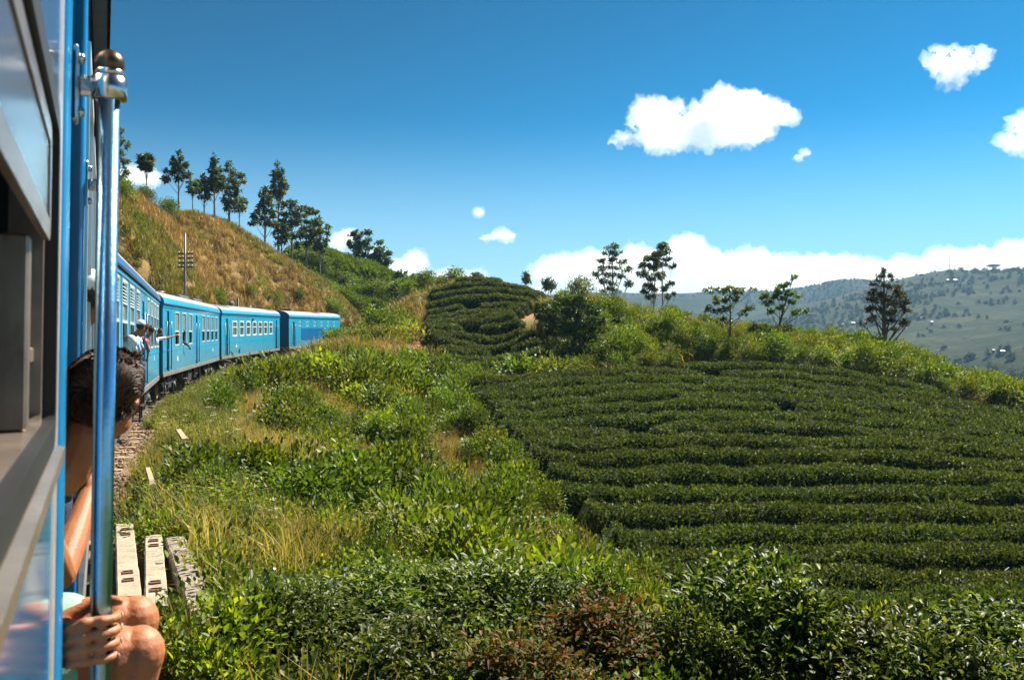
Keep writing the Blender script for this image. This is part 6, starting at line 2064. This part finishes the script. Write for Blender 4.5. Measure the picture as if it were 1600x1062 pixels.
sk, sd_ = M['skin'], M['skin_dark']
passenger('passenger in a white hat leaning from the louvred carriage window nearest our coach', carA, 5.2, 2.22, sk, M['white_cloth'], hat=M['white_cloth'], out=.30, look=.3, arms=[((-.02, .17, .24), (.18, .22, .02), (.22, .46, -.10))])
passenger('passenger in a pale blue shirt with one arm hanging down the blue side', carA, 7.1, 2.22, sk, M['sky_cloth'], out=.26, look=.2, arms=[((-.02, -.17, .24), (.16, -.10, -.02), (.13, .02, -.26)), ((-.02, .17, .24), (.2, .25, .05), (.16, .5, -.02))])
passenger('passenger in red standing in the middle doorway of the louvred carriage', carA, 10.75, 2.20, sk, M['red_cloth'], out=.20, look=.1, arms=[((-.02, .17, .24), (.12, .26, .0), (.09, .45, -.22)), ((-.02, -.17, .24), (.16, -.2, -.02), (.10, -.28, .18))])
passenger('passenger stretching one bare arm straight out at the far end of the louvred carriage', carA, 17.6, 2.22, sk, M['white_cloth'], out=.12, look=.3, arms=[((-.0, .15, .24), (.32, .32, .30), (.60, .52, .38))])
passenger('passenger resting a bare arm on the window ledge of the tall-windowed carriage', carB, 5.2, 2.20, sd_, M['navy'], out=.02, look=0, arms=[((-.0, .0, .2), (.18, .12, -.04), (.20, .42, -.16))])
passenger('passenger with a white cap leaning from the first window past our doorway', own, 4.7, zz(-.30), sk, M['white_cloth'], hat=M['white_cloth'], out=.02, look=.2, arms=[((-.04, .17, .24), (.02, .3, .03), (.03, .5, .02))])

# ------------------------------------------------------------------ stacked sleepers, planks and stones on the verge
def slab(name, label, corners, z, th, mat, group, holes=()):
    """corners: near-left, near-right, far-right, far-left in plan"""
    c = [Vector((x, y)) for x, y in corners]
    ctr = sum(c, Vector((0, 0))) / 4
    root = thing(name, label, 'sleeper' if 'sleeper' in name else 'plank', (ctr.x, ctr.y, z - th), 0, group)
    b = MB()
    NS = 14
    vs = []
    for i in range(NS + 1):
        t = i / NS
        l, r = c[0].lerp(c[3], t) - ctr, c[1].lerp(c[2], t) - ctr
        m_ = .012
        for k, (u, zz_) in enumerate(((0, 0), (0, th - m_), (.06, th), (.94, th), (1, th - m_), (1, 0))):
            p = l.lerp(r, u)
            n_ = noise.noise(Vector((p.x * 5, p.y * 5, k + z * 9))) * .005
            vs.append((p.x + n_, p.y + n_, zz_ + n_ * (1 if zz_ else 0)))
    fs = [(i * 6 + k, (i + 1) * 6 + k, (i + 1) * 6 + (k + 1) % 6, i * 6 + (k + 1) % 6) for i in range(NS) for k in range(6)]
    b.add(vs, fs, 0)
    b.add(vs[:6], [(0, 1, 2, 3, 4, 5)], 0); b.add(vs[-6:], [(5, 4, 3, 2, 1, 0)], 0)
    b.build('concrete_block' if mat is not M['timber'] else 'board', mat, root)
    for (u, t) in holes:
        p = (c[0].lerp(c[3], t)).lerp(c[1].lerp(c[2], t), u) - ctr
        ax = (c[3] - c[0]).normalized(); mt = Matrix.Translation((p.x, p.y, th)) @ Matrix.Rotation(math.atan2(-ax.x, ax.y), 4, 'Z')
        h = MB(); w, l_ = .032, .036
        h.box((-w - .012, -l_ - .012, -.002), (w + .012, -l_, .012), 0, mtx=mt); h.box((-w - .012, l_, -.002), (w + .012, l_ + .012, .012), 0, mtx=mt)
        h.box((-w - .012, -l_ + .001, -.002), (-w, l_ - .001, .011), 0, mtx=mt); h.box((w, -l_ + .001, -.002), (w + .012, l_ - .001, .011), 0, mtx=mt)
        h.box((-w + .001, -l_ + .001, -.003), (w - .001, l_ - .001, .004), 0, mtx=mt)
        h.build('fixing_socket', M['rust'], root)
    return root


def ctr_px(*pp): return [W(px, py, (ZC - z_) * K / (py - 531))[:2] for px, py, z_ in pp]

G_ = 'spare concrete sleepers beside the track'
slab('concrete_sleeper', 'pale concrete sleeper lying closest to the train, with rusty sockets', ctr_px((182, 930, .45), (222, 930, .45), (208, 817, .45), (180, 818, .45)), .45, .2, M['concrete'], G_, [(.55, .80), (.55, .885), (.5, .16), (.5, .25)])
slab('concrete_sleeper', 'pale concrete sleeper in the middle of the three, with rusty sockets', ctr_px((226, 947, .45), (264, 945, .45), (253, 834, .45), (226, 836, .45)), .45, .2, M['concrete'], G_, [(.5, .80), (.5, .885), (.48, .17), (.48, .26)])
slab('concrete_sleeper', 'weathered dark grey sleeper lying askew beside the two pale ones', ctr_px((304, 978, .42), (346, 957, .42), (288, 836, .42), (258, 840, .42)), .42, .16, M['concrete_old'], G_)
slab('buried_plank', 'orange-brown plank end sticking out of the weeds below the yellow wheel', ctr_px((284, 690, .42), (294, 689, .42), (282, 664, .55), (275, 666, .55)), .48, .05, M['timber'], None)
slab('buried_plank', 'pale plank end sticking up between the weeds and the sleepers', ctr_px((233, 754, .45), (241, 750, .45), (234, 731, .45), (227, 732, .45)), .47, .06, M['timber'], None)
def stone(label, px, py, d, r, seed):
    b = MB(); b.sphere((0, 0, 0), (r, r * .8, r * .5), 14)
    b.v = [tuple(Vector(v) * (1 + .25 * noise.noise(Vector(v) / r * 1.3 + Vector((seed, 0, 0))))) for v in b.v]
    o = b.build('stone', M['concrete'], None)
    x, y, z = W(px, py, d); o.location = (x, y, float(ground_z(np.array([x]), np.array([y]))[0]) + r * .32)
    tag(o, label, 'stone', 'pale stones on the verge')
stone('pale rounded stone just beyond the sleeper closest to the train', 208, 782, 11.2, .24, 1)
stone('flat pale stone in the grass beyond the middle sleeper', 240, 808, 10.4, .22, 5)
b = MB(); b.add([(0, 0, 0), (.05, .01, .02), (.06, .05, .035), (.01, .055, .01), (.03, .03, .045)], [(0, 1, 4), (1, 2, 4), (2, 3, 4), (3, 0, 4)], 0)
o = b.build('litter_scrap', M['blue_dark'], None); o.scale = (.7, .7, .7)
x, y, z = W(422, 893, 7.6); o.location = (x, y, z); tag(o, 'tiny bright blue scrap of litter caught on a tea bush', 'litter')

# ------------------------------------------------------------------ telegraph pole and post behind the train
x, y, z = W(289, 462, 47)
gz = float(ground_z(np.array([x]), np.array([y]))[0])
root = thing('telegraph_pole', 'pale telegraph pole with four short crossarms behind the carriage roofs', 'pole', (x, y, gz), R(-8))
top = ZC + (531 - 364) / K * 47 - gz
b = MB(); b.tube([(0, 0, -.2), (0, 0, top * .55), (0, 0, top)], [.085, .07, .05], 10); b.build('mast', M['wire_post'], root)
for i, py in enumerate((396, 403, 410, 417)):
    h = ZC + (531 - py) / K * 47 - gz
    a = MB().box((-.43, .052, h - .035), (.43, .11, h + .035), 0, bev=.01).build('crossarm', M['black'], root)
    q = MB()
    for u in (-.36, -.14, .14, .36): q.tube([(u, .08, h + .035), (u, .08, h + .09), (u, .08, h + .12)], [.012, .035, .02], 7)
    q.build('insulator', M['frame_white'], a)
x, y, z = W(372, 478, 64); gz = float(ground_z(np.array([x]), np.array([y]))[0])
o = MB().tube([(0, 0, -.2), (0, 0, ZC + (531 - 466) / K * 64 - gz)], [.07, .06], 8).build('dark_post', M['black'], None)
o.location = (x, y, gz); tag(o, 'short dark post standing behind the white-windowed carriage roof', 'post')

# tall pale-leaved weeds among the dark hedges
tw = weed_mesh('tall_weed', [M['sapling'], M['stem']], 2, 1.5, 14, .20, .035, .12)
for (px, py, d, s, lab) in ((1455, 885, 10.5, 1.0, 'tall thin weed with drooping pale leaves above the shadowy bushes'), (1478, 895, 10.8, .9, 'second tall thin weed with pale leaves, just after the first'), (1578, 890, 10.5, 1.0, 'tall pale weed near the right edge above the shadowy bushes'), (1400, 905, 11, .8, 'tall thin weed behind the dark gap between the bushes')):
    x, y, zt = W(px, py, d); gz = float(ground_z(np.array([x]), np.array([y]))[0])
    o = link(bpy.data.objects.new('tall_weed', tw)); o.location = (x, y, gz); o.scale = (1, 1, max(.5, (zt - gz) / 1.55)); o.rotation_euler = (0, 0, px)
    tag(o, lab, 'weed', 'tall weeds among the bushes')

# ------------------------------------------------------------------ far hillside: woods, houses, masts
FT = [shrub_mesh('far_tree', [M['far_tree'], M['bark']], 3.4, 6.5, 16, 240, 1.6, .9, up=.3, spread=2.0, stems=0), shrub_mesh('far_tree', [M['far_tree'], M['bark']], 2.2, 8.5, 14, 200, 1.5, .8, up=.5, spread=1.6, stems=0), shrub_mesh('far_tree', [M['far_tree'], M['bark']], 4.5, 4.5, 16, 240, 1.6, .9, up=.3, spread=2.0, stems=0)]
X, Y = sample(60000, 40, 1500, 330, 2300, lambda X, Y: (np.abs(X) < .68 * Y) * np.clip(smoothstep(.52, .57, fbm(X, Y, 150, 31, 4)) + .006 + .7 * (np.abs(fbm(X, Y, 170, 33, 2) - .5) < .006), 0, 1) * .45)
Z = far_z(X, Y) - .3
scatter_stuff('far_woods', np.stack([X, Y, Z], 1), np.stack([np.zeros(len(X)), np.zeros(len(X)), rng.uniform(0, 6.28, len(X))], 1), rng.uniform(.35, .8, len(X)), rng.integers(0, 3, len(X)), FT, 'dark patches of woodland and hedgerows on the far hills')


def on_far(px, d):
    x = (px - 800) / K * d
    return x, d, float(far_z(np.array([x]), np.array([float(d)]))[0])


def far_at(px, py, lo=400, hi=2300):
    """where the ray through a photo pixel first meets the far hillside"""
    ds = np.linspace(lo, hi, 900)
    zs = far_z((px - 800) / K * ds, ds); zr = ZC + (531 - py) / K * ds
    k = np.nonzero(zs >= zr)[0]
    return on_far(px, float(ds[k[0]])) if len(k) else None


def house(px, py, w, lab, roof='house_roof'):
    p = far_at(px, py)
    if p is None: return
    x, y, z = p
    w = w / K * y; d_, h = w * .6, max(3.0, w * .28)
    root = thing('house', lab, 'house', (x, y, z - .5), R(random.uniform(-12, 12)), 'white houses on the far hills')
    b = MB(); wall_plate(b, -d_ / 2, -.2, -w / 2, w / 2, 0, h, [(q - .6, q + .6, h * .35, h * .75) for q in np.arange(-w / 2 + 1.6, w / 2 - 1.4, 3.2)])
    b.box((-d_ / 2 + .21, -w / 2 + .002, 0), (d_ / 2, w / 2 - .002, h - .003), 1)
    o = b.build('wall', [M['house_wall'], M['dark_open']], root); o.rotation_euler = (0, 0, R(90))
    b = MB(); b.extrude([(-d_ * .62, h - .1), (0, h + d_ * .32), (d_ * .62, h - .1), (d_ * .62, h - .3), (0, h + d_ * .32 - .22), (-d_ * .62, h - .3)], -w * .54, w * .54, 0)
    o = b.build('roof', M[roof], root); o.rotation_euler = (0, 0, R(90))


house(1481, 441, 5, 'small white house below the hill crest, under the tall mast')
house(1493, 441, 8, 'long white house below the hill crest, next to the small one')
house(1333, 508, 6, 'white house in the valley seen just before the dark pine')
house(1316, 510, 4, 'smaller white house in the valley, two houses before the dark pine')
house(1456, 507, 4, 'small white house in the valley just past the dark pine')
house(1566, 556, 7, 'white house low on the far slope near the edge of the view')
house(1440, 500, 3.5, 'tiny white house above the small valley house past the pine')
house(1552, 553, 4, 'tiny pale house next to the one low on the far slope')
for px, py, hh, lab in ((1484, 427, 24, 'tall thin lattice mast on the crest of the far hill'), (1280, 447, 14, 'small mast on the rounded farther hilltop'), (1262, 450, 9, 'faint short mast on the rounded farther hilltop')):
    d = 1185 if px > 1400 else 1700
    x, y, z = on_far(px, d); h = hh / K * d
    root = thing('radio_mast', lab, 'mast', (x, y, z - 1), 0, 'masts on the far hills')
    b = MB()
    for a in range(3):
        ca, sa = math.cos(a * 2.094), math.sin(a * 2.094)
        b.tube([(ca * 1.0, sa * 1.0, 0), (ca * .35, sa * .35, h)], .16, 5)
    for q in range(int(h / 2)):
        r0 = 1.0 - .65 * q * 2 / h
        for a in range(3): b.tube([(math.cos(a * 2.094) * r0, math.sin(a * 2.094) * r0, q * 2), (math.cos((a + 1) * 2.094) * r0 * .95, math.sin((a + 1) * 2.094) * r0 * .95, q * 2 + 1.6)], .09, 4)
    b.build('lattice', M['wire_post'], root)
    b = MB(); b.tube([(-.8, 0, h * .93), (.9, 0, h * .93)], [.7, .7], 10); b.build('aerial_drum', M['frame_white'], root)
def far_tree_thing(px, base_d, hh, ww, lab, group, flat=False):
    x, y, z = on_far(px, base_d)
    H, Wd_ = hh / K * base_d, ww / K * base_d
    root = thing('hill_tree', lab, 'tree', (x, y, z - .5), 0, group)
    b = MB(); b.tube([(0, 0, 0), (.1, 0, H * .5), (0, 0, H * .9)], [.5, .38, .15], 7)
    for a in range(5): b.tube([(0, 0, H * .5), (math.cos(a * 1.26) * Wd_ * .35, math.sin(a * 1.26) * Wd_ * .35, H * .86)], [.25, .08], 5)
    b.build('trunk', M['bark'], root)
    n = 700 if flat else 260
    c = rnd_dirs(n) * rng.uniform(.3, 1, (n, 1)) ** .5 * np.array([Wd_ / 2, Wd_ / 2, H * (.12 if flat else .36)]) + np.array([0, 0, H * (.88 if flat else .62)])
    V, F = leaf_geo(c, rnd_dirs(n), rnd_dirs(n, .8), 1.5, .8)
    link(bpy.data.objects.new('crown', mesh_np('crown', V, F, [M['far_tree']])), root)
far_tree_thing(1552, 1165, 10, 19, 'flat-topped umbrella tree alone on the far hill crest', None, True)
far_tree_thing(1440, 1200, 5, 7, 'tiny low tree on the crest just past the dark pine', None, True)
for i, (px, hh) in enumerate(((1322, 12), (1326, 15), (1330, 11), (1335, 14), (1340, 12), (1190, 9), (1198, 8))):
    far_tree_thing(px, 1600 if px > 1300 else 1850, hh, 4, ('%s thin tree in the far hilltop row before the dark pine' if px > 1300 else '%s thin tree on the fainter hill behind the spreading sapling') % ORD[i if i < 5 else i - 5], 'thin trees on the far skyline')
